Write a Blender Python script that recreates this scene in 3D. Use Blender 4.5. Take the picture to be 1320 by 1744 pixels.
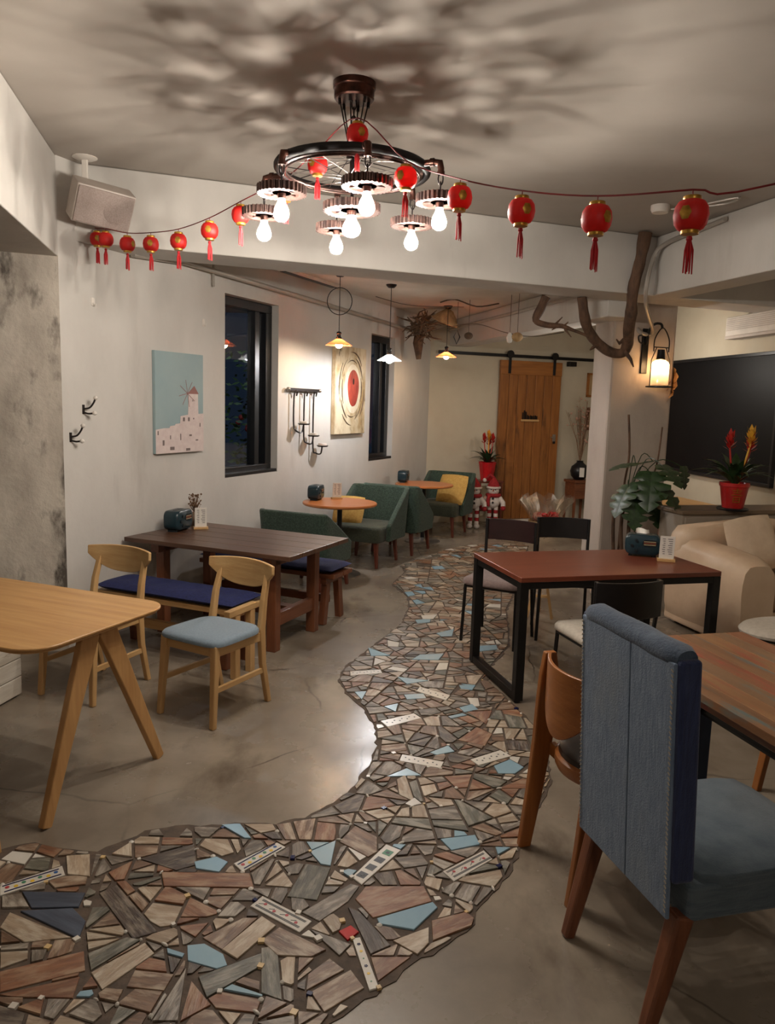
import bpy, math, random
from mathutils import Vector, Matrix, noise
random.seed(7)
R = math.radians
scene = bpy.context.scene
for o in list(bpy.data.objects): bpy.data.objects.remove(o)
C = scene.collection

# ------------------------------------------------------------------ camera
FPX, CXP, CYP, EYE = 1314.0, 660.0, 872.0, 1.70      # focal length in pixels of the 1320x1744 frame, eye height in metres
ROLL = R(1.75)
PITCH = math.atan((CYP - 686.0) * math.cos(ROLL) / FPX)
_f = Vector((0, math.cos(PITCH), -math.sin(PITCH)))
_r0 = Vector((1, 0, 0)); _u0 = _r0.cross(_f)
_r = math.cos(ROLL) * _r0 + math.sin(ROLL) * _u0
_u = -math.sin(ROLL) * _r0 + math.cos(ROLL) * _u0
cam = bpy.data.cameras.new('camera'); camo = bpy.data.objects.new('camera', cam); C.objects.link(camo)
cam.sensor_fit = 'VERTICAL'; cam.sensor_height = 36; cam.lens = 36 * FPX / 1744
cam.clip_start = 0.05
m = Matrix.Identity(4)
for i in range(3):
    m[i][0] = _r[i]; m[i][1] = _u[i]; m[i][2] = -_f[i]
m[2][3] = EYE
camo.matrix_world = m
scene.camera = camo

def at(x, y, z=0.0):
    """surveyed point of the photograph on the horizontal plane z (room measurements, metres)"""
    d = (x - CXP) / FPX * _r - (y - CYP) / FPX * _u + _f
    t = (z - EYE) / d.z
    return Vector((t * d.x, t * d.y, z))

# ------------------------------------------------------------------ world, exposure, rear lamp and added fill lights
w = bpy.data.worlds.new('night'); scene.world = w; w.use_nodes = True
w.node_tree.nodes['Background'].inputs[0].default_value = (0.10, 0.16, 0.28, 1)
w.node_tree.nodes['Background'].inputs[1].default_value = 0.045
scene.view_settings.view_transform = 'Standard'
scene.view_settings.look = 'None'
scene.view_settings.exposure = 0.9
scene.view_settings.gamma = 1
scene.view_settings.use_curve_mapping = False
WARM = (1.0, 0.92, 0.82)
def point_light(name, loc, power, rad=0.12, col=WARM):
    l = bpy.data.lights.new(name, 'POINT'); l.energy = power; l.shadow_soft_size = rad; l.color = col
    o = bpy.data.objects.new(name, l); C.objects.link(o); o.location = loc
    return o
point_light('rear_room_lamp', (0.9, -1.2, 2.75), 19, 0.15)
point_light('left_bay_fill', (-3.2, 0.6, 2.3), 5, 0.05)  # added fill light for the left bay, no fixture
point_light('right_bay_fill', (3.55, 4.2, 2.4), 4.5, 0.08)  # added fill for the sofa side, outside the frame
point_light('back_bay_fill', (2.52, 8.55, 2.2), 18, 0.06)  # unseen fill added behind the pillar to brighten the back bay

# ------------------------------------------------------------------ helpers
def s(r, g, b):
    f = lambda c: (c / 255 / 12.92) if c / 255 <= 0.04045 else ((c / 255 + 0.055) / 1.055) ** 2.4
    return (f(r), f(g), f(b), 1)
MATS = {}
def mat(name, c1, c2=None, rough=0.5, metal=0.0, scale=(6, 6, 6), ramp=(0.35, 0.65), detail=5, bump=0.0, bscale=None,
        spec=0.5, coat=0.0, rnd=0.0, c3=None, ramp3=(0.6, 0.7), scale3=None, sheen=0.0, trans=0.0, rvar=0.0):
    """procedural material: noise between two colours (plus optional patches of a third), fine relief"""
    mt = bpy.data.materials.new(name); mt.use_nodes = True; MATS[name] = mt
    nt = mt.node_tree; N = nt.nodes; L = nt.links; b = N['Principled BSDF']
    b.inputs['Roughness'].default_value = rough; b.inputs['Metallic'].default_value = metal
    b.inputs['Specular IOR Level'].default_value = spec; b.inputs['Coat Weight'].default_value = coat
    b.inputs['Coat Roughness'].default_value = 0.15
    b.inputs['Sheen Weight'].default_value = sheen
    b.inputs['Transmission Weight'].default_value = trans
    if c2 is None: c2 = tuple(min(1, k * 0.86) for k in c1[:3]) + (1,)
    tc = N.new('ShaderNodeTexCoord')
    src = tc.outputs['Object']
    if rnd:
        oi = N.new('ShaderNodeObjectInfo'); mu = N.new('ShaderNodeMath'); mu.operation = 'MULTIPLY'; mu.inputs[1].default_value = 37.0
        L.new(oi.outputs['Random'], mu.inputs[0])
        va = N.new('ShaderNodeVectorMath'); va.operation = 'ADD'
        L.new(src, va.inputs[0]); L.new(mu.outputs[0], va.inputs[1]); src = va.outputs[0]
    def noi(sc, det, lo, hi):
        mp = N.new('ShaderNodeMapping'); mp.inputs['Scale'].default_value = sc; L.new(src, mp.inputs[0])
        n = N.new('ShaderNodeTexNoise'); n.inputs['Scale'].default_value = 1.0; n.inputs['Detail'].default_value = det
        n.inputs['Roughness'].default_value = 0.6
        L.new(mp.outputs[0], n.inputs['Vector'])
        mr = N.new('ShaderNodeMapRange'); mr.inputs[1].default_value = lo; mr.inputs[2].default_value = hi
        L.new(n.outputs[0], mr.inputs[0]); return mr.outputs[0], n.outputs[0]
    fac, raw = noi(scale, detail, *ramp)
    mx = N.new('ShaderNodeMix'); mx.data_type = 'RGBA'; mx.inputs[6].default_value = c1; mx.inputs[7].default_value = c2
    L.new(fac, mx.inputs[0]); out = mx.outputs[2]
    if c3 is not None:
        f3, _ = noi(scale3 or scale, 6, *ramp3)
        m3 = N.new('ShaderNodeMix'); m3.data_type = 'RGBA'; m3.inputs[7].default_value = c3
        L.new(f3, m3.inputs[0]); L.new(out, m3.inputs[6]); out = m3.outputs[2]
    if rnd:
        hs = N.new('ShaderNodeHueSaturation'); mr = N.new('ShaderNodeMapRange'); mr.inputs[3].default_value = 1 - rnd; mr.inputs[4].default_value = 1 + rnd
        L.new(oi.outputs['Random'], mr.inputs[0]); L.new(mr.outputs[0], hs.inputs['Value']); L.new(out, hs.inputs['Color']); out = hs.outputs[0]
    L.new(out, b.inputs['Base Color'])
    if rvar:
        mr = N.new('ShaderNodeMapRange'); mr.inputs[3].default_value = rough - rvar; mr.inputs[4].default_value = rough + rvar
        L.new(fac, mr.inputs[0]); L.new(mr.outputs[0], b.inputs['Roughness'])
    if bump:
        h = raw
        if bscale: _, h = noi(bscale, 4, 0.3, 0.7)
        bp = N.new('ShaderNodeBump'); bp.inputs['Strength'].default_value = bump; bp.inputs['Distance'].default_value = 0.02
        L.new(h, bp.inputs['Height']); L.new(bp.outputs[0], b.inputs['Normal'])
    return mt
def wood(name, c1, c2, axis='x', rough=0.45, rnd=0.0, k=1.0, bump=0.12, **kw):
    sc = {'x': (2.2, 28, 28), 'y': (28, 2.2, 28), 'z': (28, 28, 2.2)}[axis]
    return mat(name, c1, c2, rough, scale=tuple(q * k for q in sc), ramp=(0.3, 0.72), detail=6, bump=bump, rnd=rnd, **kw)
def emit(name, col, strength):
    mt = bpy.data.materials.new(name); mt.use_nodes = True; MATS[name] = mt
    b = mt.node_tree.nodes['Principled BSDF']
    b.inputs['Base Color'].default_value = col
    b.inputs['Emission Color'].default_value = col; b.inputs['Emission Strength'].default_value = strength
    return mt
def glass(name, tint=(1, 1, 1, 1), refl=0.08, rough=0.02):
    """thin pane: mostly clear with a Fresnel reflection"""
    mt = bpy.data.materials.new(name); mt.use_nodes = True; MATS[name] = mt
    nt = mt.node_tree; N = nt.nodes; L = nt.links; N.remove(N['Principled BSDF']); out = N['Material Output']
    t = N.new('ShaderNodeBsdfTransparent'); t.inputs[0].default_value = tint
    g = N.new('ShaderNodeBsdfGlossy'); g.inputs['Roughness'].default_value = rough
    fr = N.new('ShaderNodeFresnel'); fr.inputs[0].default_value = 1.45
    mu = N.new('ShaderNodeMath'); mu.operation = 'ADD'; mu.inputs[1].default_value = refl
    ge = N.new('ShaderNodeNewGeometry'); iv = N.new('ShaderNodeMath'); iv.operation = 'SUBTRACT'; iv.inputs[0].default_value = 1.0; L.new(ge.outputs['Backfacing'], iv.inputs[1])
    fm = N.new('ShaderNodeMath'); fm.operation = 'MULTIPLY'; L.new(fr.outputs[0], fm.inputs[0]); L.new(iv.outputs[0], fm.inputs[1])   # no reflection at the inner face of a thin pane
    L.new(fm.outputs[0], mu.inputs[0])
    mx = N.new('ShaderNodeMixShader'); L.new(mu.outputs[0], mx.inputs[0]); L.new(t.outputs[0], mx.inputs[1]); L.new(g.outputs[0], mx.inputs[2])
    L.new(mx.outputs[0], out.inputs[0]); return mt

class MB:
    def __init__(self): self.v = []; self.f = []; self.mi = []
    def add(self, vs, fs, mi=0):
        o = len(self.v); self.v += [tuple(p) for p in vs]; self.f += [tuple(i + o for i in f) for f in fs]; self.mi += [mi] * len(fs); return self
    def box(self, x0, x1, y0, y1, z0, z1, mi=0):
        vs = [(x, y, z) for z in (z0, z1) for y in (y0, y1) for x in (x0, x1)]
        return self.add(vs, [(0, 2, 3, 1), (4, 5, 7, 6), (0, 1, 5, 4), (2, 6, 7, 3), (0, 4, 6, 2), (1, 3, 7, 5)], mi)
    def bar(self, p, q, w, h, w2=None, h2=None, side=None, mi=0):
        """box from p to q; w along 'side', h across it; w2/h2 at the far end"""
        p = Vector(p); q = Vector(q); d = (q - p).normalized()
        if side is None: side = Vector((1, 0, 0)) if abs(d.x) < 0.7 else Vector((0, 1, 0))
        side = Vector(side); sd = (side - d * side.dot(d)).normalized(); ot = d.cross(sd)
        w2 = w if w2 is None else w2; h2 = h if h2 is None else h2
        vs = []
        for c, a, b in ((p, w, h), (q, w2, h2)):
            for i, j in ((-1, -1), (1, -1), (1, 1), (-1, 1)): vs.append(c + sd * a / 2 * i + ot * b / 2 * j)
        return self.add(vs, [(3, 2, 1, 0), (4, 5, 6, 7), (0, 1, 5, 4), (1, 2, 6, 5), (2, 3, 7, 6), (3, 0, 4, 7)], mi)
    def tube(self, pts, r, n=8, closed=False, mi=0, flat=1.0):
        pts = [Vector(p) for p in pts]; k = len(pts)
        rs = r if isinstance(r, (list, tuple)) else [r] * k
        vs = []; nrm = None
        for i in range(k):
            if closed: t = pts[(i + 1) % k] - pts[i - 1]
            else: t = pts[min(i + 1, k - 1)] - pts[max(i - 1, 0)]
            if t.length < 1e-9: t = Vector((0, 0, 1))
            t.normalize()
            if nrm is None: nrm = t.orthogonal().normalized()
            else:
                nrm = nrm - t * nrm.dot(t)
                nrm = nrm.normalized() if nrm.length > 1e-6 else t.orthogonal().normalized()
            b = t.cross(nrm)
            for j in range(n):
                a = 2 * math.pi * j / n; vs.append(pts[i] + nrm * math.cos(a) * rs[i] + b * math.sin(a) * rs[i] * flat)
        fs = []
        for i in range(k if closed else k - 1):
            i2 = (i + 1) % k
            for j in range(n): fs.append((i * n + j, i * n + (j + 1) % n, i2 * n + (j + 1) % n, i2 * n + j))
        if not closed: fs += [tuple(range(n))[::-1], tuple((k - 1) * n + j for j in range(n))]
        return self.add(vs, fs, mi)
    def lathe(self, prof, n=20, c=(0, 0, 0), mi=0, lobes=0, amp=0.0):
        vs = []; k = len(prof)
        for r, z in prof:
            for j in range(n):
                a = 2 * math.pi * j / n; rr = r * (1 + (amp * abs(math.cos(lobes * a / 2)) if lobes else 0))
                vs.append((c[0] + rr * math.cos(a), c[1] + rr * math.sin(a), c[2] + z))
        fs = [(i * n + j, i * n + (j + 1) % n, (i + 1) * n + (j + 1) % n, (i + 1) * n + j) for i in range(k - 1) for j in range(n)]
        if prof[0][0] > 1e-4: fs.append(tuple(range(n))[::-1])
        if prof[-1][0] > 1e-4: fs.append(tuple((k - 1) * n + j for j in range(n)))
        return self.add(vs, fs, mi)
    def prism(self, poly, z0, z1, mi=0):
        n = len(poly); a = sum(poly[i][0] * poly[(i + 1) % n][1] - poly[(i + 1) % n][0] * poly[i][1] for i in range(n))
        if a < 0: poly = poly[::-1]
        vs = [(p[0], p[1], z0) for p in poly] + [(p[0], p[1], z1) for p in poly]
        fs = [tuple(range(n))[::-1], tuple(range(n, 2 * n))] + [(i, (i + 1) % n, n + (i + 1) % n, n + i) for i in range(n)]
        return self.add(vs, fs, mi)
    def ball(self, c, r, nu=12, nv=8, sc=(1, 1, 1), mi=0):
        vs = [(c[0], c[1], c[2] - r * sc[2])]
        for i in range(1, nv):
            t = math.pi * i / nv
            for j in range(nu):
                a = 2 * math.pi * j / nu
                vs.append((c[0] + r * sc[0] * math.sin(t) * math.cos(a), c[1] + r * sc[1] * math.sin(t) * math.sin(a), c[2] - r * sc[2] * math.cos(t)))
        vs.append((c[0], c[1], c[2] + r * sc[2])); e = len(vs) - 1
        fs = [(0, 1 + (j + 1) % nu, 1 + j) for j in range(nu)]
        for i in range(nv - 2):
            for j in range(nu): fs.append((1 + i * nu + j, 1 + i * nu + (j + 1) % nu, 1 + (i + 1) * nu + (j + 1) % nu, 1 + (i + 1) * nu + j))
        fs += [(e, 1 + (nv - 2) * nu + j, 1 + (nv - 2) * nu + (j + 1) % nu) for j in range(nu)]
        return self.add(vs, fs, mi)
    def grid(self, fn, nu, nv, mi=0, closed_u=False):
        vs = [fn(i / (nu if closed_u else nu - 1), j / (nv - 1)) for j in range(nv) for i in range(nu)]
        fs = []
        for j in range(nv - 1):
            for i in range(nu if closed_u else nu - 1):
                i2 = (i + 1) % nu; fs.append((j * nu + i, j * nu + i2, (j + 1) * nu + i2, (j + 1) * nu + i))
        return self.add(vs, fs, mi)
    def slab(self, fn, th, nu, nv):
        """curved sheet fn(u,v)->(x,y,z) given thickness th along its normal"""
        eps = 1e-3; top = []; bot = []
        for j in range(nv):
            for i in range(nu):
                a, b = i / (nu - 1), j / (nv - 1); p = Vector(fn(a, b))
                du = Vector(fn(min(1, a + eps), b)) - Vector(fn(max(0, a - eps), b)); dv = Vector(fn(a, min(1, b + eps))) - Vector(fn(a, max(0, b - eps)))
                n = du.cross(dv); n = n.normalized() if n.length > 1e-12 else Vector((0, 0, 1))
                top.append(p + n * th / 2); bot.append(p - n * th / 2)
        K = nu * nv; fs = []
        for j in range(nv - 1):
            for i in range(nu - 1):
                a, b, c, d = j * nu + i, j * nu + i + 1, (j + 1) * nu + i + 1, (j + 1) * nu + i
                fs += [(a, b, c, d), (K + d, K + c, K + b, K + a)]
        rim = [i for i in range(nu)] + [j * nu + nu - 1 for j in range(1, nv)] + [(nv - 1) * nu + i for i in range(nu - 2, -1, -1)] + [j * nu for j in range(nv - 2, 0, -1)]
        for q in range(len(rim)): a, b = rim[q], rim[(q + 1) % len(rim)]; fs.append((b, a, K + a, K + b))
        return self.add(top + bot, fs)
    def xf(self, M, start=0):
        for i in range(start, len(self.v)): self.v[i] = tuple(M @ Vector(self.v[i]))
        return self
    def mesh(self, name, mats, smooth=40):
        me = bpy.data.meshes.new(name); me.from_pydata(self.v, [], self.f)
        for mm in (mats if isinstance(mats, (list, tuple)) else [mats]): me.materials.append(MATS[mm] if isinstance(mm, str) else mm)
        if any(self.mi): me.polygons.foreach_set('material_index', self.mi)
        if smooth:
            me.polygons.foreach_set('use_smooth', [True] * len(me.polygons)); me.set_sharp_from_angle(angle=R(smooth))
        me.update(); return me
    def build(self, name, mats, parent=None, smooth=40, bevel=0, seg=2):
        o = bpy.data.objects.new(name, self.mesh(name, mats, smooth)); C.objects.link(o)
        if parent is not None: o.parent = parent
        if bevel:
            b = o.modifiers.new('bevel', 'BEVEL'); b.width = bevel; b.segments = seg; b.limit_method = 'ANGLE'; b.angle_limit = R(35); b.harden_normals = False
        return o
def tag(o, label, cat, group=None):
    o['label'] = label; o['category'] = cat
    if group: o['group'] = group
    return o
def struct(o): o['kind'] = 'structure'; return o
def thing(name, label, cat, loc=(0, 0, 0), az=0, group=None):
    o = bpy.data.objects.new(name, None); C.objects.link(o); o.empty_display_size = 0.1
    o.location = loc; o.rotation_euler = (0, 0, -R(az)); return tag(o, label, cat, group)
def child(mesh_obj_or_me, name, parent, M=None):
    me = mesh_obj_or_me if isinstance(mesh_obj_or_me, bpy.types.Mesh) else mesh_obj_or_me.data
    o = bpy.data.objects.new(name, me); C.objects.link(o); o.parent = parent
    if M is not None: o.matrix_local = M
    return o
def dup(root, loc, az, label, group=None):
    r = root.copy(); C.objects.link(r); r.location = loc; r.rotation_euler = (0, 0, -R(az)); r['label'] = label
    if group: r['group'] = group
    for ch in list(root.children):
        c = ch.copy(); C.objects.link(c); c.parent = r
        for g in list(ch.children):
            d = g.copy(); C.objects.link(d); d.parent = c
    return r
def dirv(az): return Vector((math.sin(R(az)), math.cos(R(az)), 0))
def rrect(w, d, r, n=6, cx=0, cy=0):
    out = []
    for sx, sy, a0 in ((1, 1, 0), (-1, 1, 90), (-1, -1, 180), (1, -1, 270)):
        for i in range(n + 1):
            a = R(a0 + 90 * i / n); out.append((cx + sx * (w / 2 - r) + r * math.cos(a), cy + sy * (d / 2 - r) + r * math.sin(a)))
    return out
def catmull(pts, k=6, closed=False):
    P = [Vector(p) for p in pts]; n = len(P); out = []
    for i in range(n if closed else n - 1):
        p0 = P[i - 1] if (closed or i > 0) else P[0]; p1 = P[i]; p2 = P[(i + 1) % n]; p3 = P[(i + 2) % n] if (closed or i + 2 < n) else P[-1]
        for j in range(k):
            t = j / k
            out.append(0.5 * ((2 * p1) + (p2 - p0) * t + (2 * p0 - 5 * p1 + 4 * p2 - p3) * t * t + (3 * p1 - p0 - 3 * p2 + p3) * t ** 3))
    if not closed: out.append(P[-1])
    return out
def cushion(w, d, h, n=9, p=2.6, sag=0.0, seed=0):
    """soft pillow shape, lying in xy, centred, thickness h"""
    b = MB()
    def side(sg):
        def fn(a, c):
            x = (a * 2 - 1); y = (c * 2 - 1)
            pin = 1 - 0.07 * (x * x * y * y)
            e = max(0, 1 - abs(x) ** p) ** 0.5 * max(0, 1 - abs(y) ** p) ** 0.5
            wob = 0.12 * noise.noise(Vector((x * 1.7 + seed, y * 1.7, seed * 3.1)))
            k = pin * (1 - 0.0)
            return (x * w / 2 * k, y * d / 2 * k, sg * h / 2 * e * (1 + wob) - sag * x * x)
        return fn
    b.grid(side(1), n, n); b.grid(lambda a, c: side(-1)(1 - a, c), n, n)
    return b
# ------------------------------------------------------------------ materials
mat('plaster', s(205, 200, 193), s(186, 181, 174), 0.8, scale=(1.6, 1.6, 0.9), ramp=(0.3, 0.75), bump=0.12, bscale=(9, 9, 9), c3=s(160, 153, 145), ramp3=(0.60, 0.85), scale3=(2.2, 2.2, 0.5))
mat('plaster_warm', s(196, 186, 165), s(184, 172, 150), 0.8, scale=(1.2, 1.2, 1.2), bump=0.1, bscale=(9, 9, 9))
mat('ceiling_paint', s(178, 170, 160), s(166, 157, 147), 0.85, scale=(0.8, 0.8, 0.8), bump=0.05, bscale=(7, 7, 7))
mat('back_ceiling', s(216, 210, 200), s(196, 188, 176), 0.85, scale=(1.5, 1.5, 1.5), bump=0.25, bscale=(5, 5, 5), c3=s(150, 140, 126), ramp3=(0.66, 0.76), scale3=(1.1, 5, 3))
mat('brown_ceiling', s(128, 112, 94), s(116, 101, 84), 0.85, scale=(1, 1, 1))
mat('raw_concrete', s(196, 186, 172), s(156, 146, 134), 0.8, scale=(4, 4, 2), ramp=(0.35, 0.65), detail=9, bump=0.5, bscale=(12, 12, 12), c3=s(84, 76, 68), ramp3=(0.54, 0.66), scale3=(5.5, 5.5, 2.4))
mat('pillar_concrete', s(190, 178, 166), s(166, 152, 140), 0.8, scale=(2.2, 2.2, 1.0), ramp=(0.3, 0.7), detail=8, bump=0.2, bscale=(8, 8, 8), c3=s(140, 124, 112), ramp3=(0.6, 0.8), scale3=(3, 3, 0.8))
mat('floor_concrete', s(150, 138, 122), s(112, 100, 86), 0.28, scale=(1.3, 1.3, 1.3), ramp=(0.36, 0.64), detail=9, bump=0.03, bscale=(14, 14, 14), c3=s(88, 76, 64), ramp3=(0.53, 0.72), scale3=(2.3, 1.1, 1), spec=0.5, rvar=0.08)
def add_cracks(mt, sc, wd, col):
    nt = mt.node_tree; N = nt.nodes; L = nt.links; b = N['Principled BSDF']; src = b.inputs['Base Color'].links[0].from_socket
    tc = N.new('ShaderNodeTexCoord'); n = N.new('ShaderNodeTexNoise'); n.inputs['Scale'].default_value = 2.2; n.inputs['Detail'].default_value = 6
    L.new(tc.outputs['Object'], n.inputs['Vector']); ms = N.new('ShaderNodeMix'); ms.data_type = 'RGBA'; ms.inputs[0].default_value = 0.12
    L.new(tc.outputs['Object'], ms.inputs[6]); L.new(n.outputs['Color'], ms.inputs[7])
    v = N.new('ShaderNodeTexVoronoi'); v.feature = 'DISTANCE_TO_EDGE'; v.inputs['Scale'].default_value = sc; L.new(ms.outputs[2], v.inputs['Vector'])
    mr = N.new('ShaderNodeMapRange'); mr.inputs[1].default_value = 0.0; mr.inputs[2].default_value = wd; mr.inputs[3].default_value = 1.0; mr.inputs[4].default_value = 0.0; L.new(v.outputs['Distance'], mr.inputs[0])
    n2 = N.new('ShaderNodeTexNoise'); n2.inputs['Scale'].default_value = 1.1; L.new(tc.outputs['Object'], n2.inputs['Vector'])
    m2 = N.new('ShaderNodeMapRange'); m2.inputs[1].default_value = 0.48; m2.inputs[2].default_value = 0.6; L.new(n2.outputs[0], m2.inputs[0])
    mu = N.new('ShaderNodeMath'); mu.operation = 'MULTIPLY'; L.new(mr.outputs[0], mu.inputs[0]); L.new(m2.outputs[0], mu.inputs[1])
    mx = N.new('ShaderNodeMix'); mx.data_type = 'RGBA'; mx.inputs[7].default_value = col; L.new(mu.outputs[0], mx.inputs[0]); L.new(src, mx.inputs[6]); L.new(mx.outputs[2], b.inputs['Base Color'])
add_cracks(MATS['floor_concrete'], 0.9, 0.006, s(70, 60, 50))
mat('grout', s(92, 76, 62), s(70, 58, 48), 0.8, scale=(20, 20, 20), bump=0.3)
mat('black_metal', s(28, 26, 26), s(20, 19, 19), 0.4, metal=0.3)
mat('black_frame', s(26, 27, 30), s(18, 19, 22), 0.35)
mat('panel_black', s(16, 16, 18), s(12, 12, 14), 0.5, scale=(1, 1, 1), spec=0.18)
mat('white_plastic', s(222, 214, 204), None, 0.45)
mat('grey_plastic', s(196, 184, 174), None, 0.5)
mat('conduit', s(176, 168, 158), None, 0.4, metal=0.3)
mat('steel', s(170, 165, 160), None, 0.3, metal=0.9)
glass('pane', (0.86, 0.9, 0.93, 1), 0.03)
# ------------------------------------------------------------------ the room, as surveyed
AW = 23.5                                   # bearing of the long window wall
U_ = dirv(AW); V_ = dirv(AW + 90)
P0 = Vector((-1.875, 5.482, 0))
def W(uu, vv, z=0.0): return P0 + U_ * uu + V_ * vv + Vector((0, 0, z))
AB = 69.3                                   # bearing of the front beam and of the back wall
B_ = dirv(AB); BN = dirv(AB - 90)
AD = -15.0; D_ = dirv(AD)                   # bearing of the side beams
CEIL, CEILB, CEILR = 3.14, 2.87, 2.90
C1 = W(6.04, 0)                             # far left corner
def Bk(ss, dd=0.0, z=0.0): return C1 + B_ * ss - BN * dd + Vector((0, 0, z))      # back wall coordinates, dd = out into the room
RW0 = Vector((3.72, 7.4, 0)); RD = dirv(-8.0); RN = dirv(-98)                      # right wall
def Rt(ss, dd=0.0, z=0.0): return RW0 + RD * ss + RN * dd + Vector((0, 0, z))        # dd = out into the room
def obox(b, o, ax, ay, x0, x1, y0, y1, z0, z1):
    vs = [o + ax * x + ay * y + Vector((0, 0, z)) for z in (z0, z1) for y in (y0, y1) for x in (x0, x1)]
    fl = [(0, 2, 3, 1), (4, 5, 7, 6), (0, 1, 5, 4), (2, 6, 7, 3), (0, 4, 6, 2), (1, 3, 7, 5)]
    if ax.cross(ay).z < 0: fl = [f[::-1] for f in fl]
    return b.add(vs, fl)
floor_o = struct(MB().box(-6.5, 7.5, -4.2, 13.5, -0.2, 0.0).build('floor', 'floor_concrete', smooth=0))
struct(MB().box(-6.5, 7.5, -4.2, 13.5, CEIL, CEIL + 0.15).build('ceiling', 'ceiling_paint', smooth=0))
bk = MB(); o = W(-0.42, 0)
bk.prism([tuple(q)[:2] for q in (W(-0.4, -0.1), W(-0.4, -0.1) + B_ * 4.6, C1 + B_ * 4.2 + BN * 0.2, C1 + BN * 0.2 - V_ * 0.1)], CEILB, CEIL - 0.002)
struct(bk.build('ceiling_back_bay', 'back_ceiling', smooth=0))
FB0 = Vector((-2.06, 5.10, 0))
NR = FB0 + B_ * 4.53                        # where the beams meet over the pillar
struct(MB().prism([tuple(q)[:2] for q in (NR + B_ * 0.28, NR + B_ * 0.28 - D_ * 10.5, NR + B_ * 5.5 - D_ * 9.0, NR + B_ * 5.5)], CEILR, CEIL - 0.004).build('ceiling_right_bay', 'brown_ceiling', smooth=0))
# walls
wl = MB(); T = 0.24
w1 = (1.19, 2.03, 1.02, 2.56); w2 = (4.08, 4.78, 1.0, 2.50)
def wseg(u0, u1, z0, z1): obox(wl, P0, U_, V_, u0, u1, -T, 0, z0, z1)
wseg(-0.56, w1[0], 0, CEIL); wseg(w1[0], w1[1], 0, w1[2]); wseg(w1[0], w1[1], w1[3], CEIL); wseg(w1[1], w2[0], 0, CEIL)
wseg(w2[0], w2[1], 0, w2[2]); wseg(w2[0], w2[1], w2[3], CEIL); wseg(w2[1], 6.14, 0, CEIL)
struct(wl.build('wall_left', 'plaster', smooth=0))
b = MB(); obox(b, C1, B_, BN, -0.1, 3.6, 0, 0.2, 0, CEIL); struct(b.build('wall_back', 'plaster_warm', smooth=0))
b = MB(); obox(b, RW0, RD, RN, -11.5, 5.2, -0.2, 0, 0, CEIL); struct(b.build('wall_right', 'plaster_warm', smooth=0))
struct(MB().box(-6.4, 7.4, -4.1, -3.9, 0, CEIL).build('wall_rear', 'plaster', smooth=0))
COL = W(-0.56, 0)                           # concrete column at the near end of the window wall
struct(obox(MB(), COL, -B_, BN, 0.0, 0.47, 0.0, 0.4, 0, 2.54).build('concrete_column', 'raw_concrete', smooth=0))
b = MB(); obox(b, COL, -B_, BN, 0.47, 4.2, 0.12, 0.3, 0, CEIL); struct(b.build('wall_left_bay', 'panel_black', smooth=0))
b = MB(); b.box(-5.0, -4.8, -4.0, 5.2, 0, CEIL); struct(b.build('wall_far_left', 'plaster', smooth=0))
# beams
b = MB(); obox(b, FB0, B_, BN, -0.15, 4.53 + 4.0, 0, 0.42, 2.66, CEIL - 0.003); struct(b.build('ceiling_beam_front', 'plaster', smooth=0, bevel=0.008))
b = MB(); obox(b, NR, -D_, B_, 0.0, 10.2, 0.0, 0.28, 2.66, CEIL - 0.003); struct(b.build('ceiling_beam_right', 'plaster', smooth=0, bevel=0.008))
LD = dirv(167.2)
b = MB(); obox(b, COL, LD, dirv(167.2 + 90), -0.05, 9.2, 0.0, 0.40, 2.54, CEIL - 0.003); struct(b.build('ceiling_beam_left', 'plaster', smooth=0, bevel=0.006))
BB0 = Vector((1.90, 7.05, 0))
b = MB(); obox(b, BB0, D_, -dirv(AD - 90), 0.0, 4.5, 0.0, 0.3, 2.52, CEILB - 0.002); struct(b.build('ceiling_beam_back', 'plaster', smooth=0, bevel=0.01))
PL = Vector((2.06, 7.38, 0))
b = MB(); obox(b, PL, B_, dirv(-16), 0.0, 0.73, 0.0, 0.34, 0, CEILB); struct(b.build('concrete_pillar', 'pillar_concrete', smooth=0, bevel=0.025))
# windows in the left wall
def window(name, u0, u1, z0, z1, mull):
    root = thing(name, 'x', 'x', W((u0 + u1) / 2, -0.13, z0), AW); del root['label'], root['category']; struct(root)
    # local: y along wall, x into room
    h = (u1 - u0) / 2 - 0.002; H = z1 - z0 - 0.004; t = 0.075
    fr = MB(); 
    for (a, c, d, e) in ((-h, h, 0.002, t), (-h, h, H - t, H), (-h, -h + t, t, H - t), (h - t * 1.3, h, t, H - t)): fr.box(-0.05, 0.06, a, c, d, e)
    fr.build('window_frame', 'black_frame', root, 0, bevel=0.004)
    mu = MB().box(-0.04, 0.045, mull, mull + 0.07, t, H - t); mu.build('mullion', 'black_frame', root, 0, bevel=0.003)
    sl = MB().box(-0.03, 0.125, -h, h, 0.002, 0.03); sl.build('window_sill', 'black_frame', root, 0, bevel=0.003)
    for a, c in ((-h + t, mull), (mull + 0.07, h - t * 1.3)):
        MB().box(-0.006, 0.0, a, c, t, H - t).build('window_pane', 'pane', root, 0)
    return root
window('window_1', *w1, 0.16)
window('window_2', *w2, 0.10)
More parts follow.
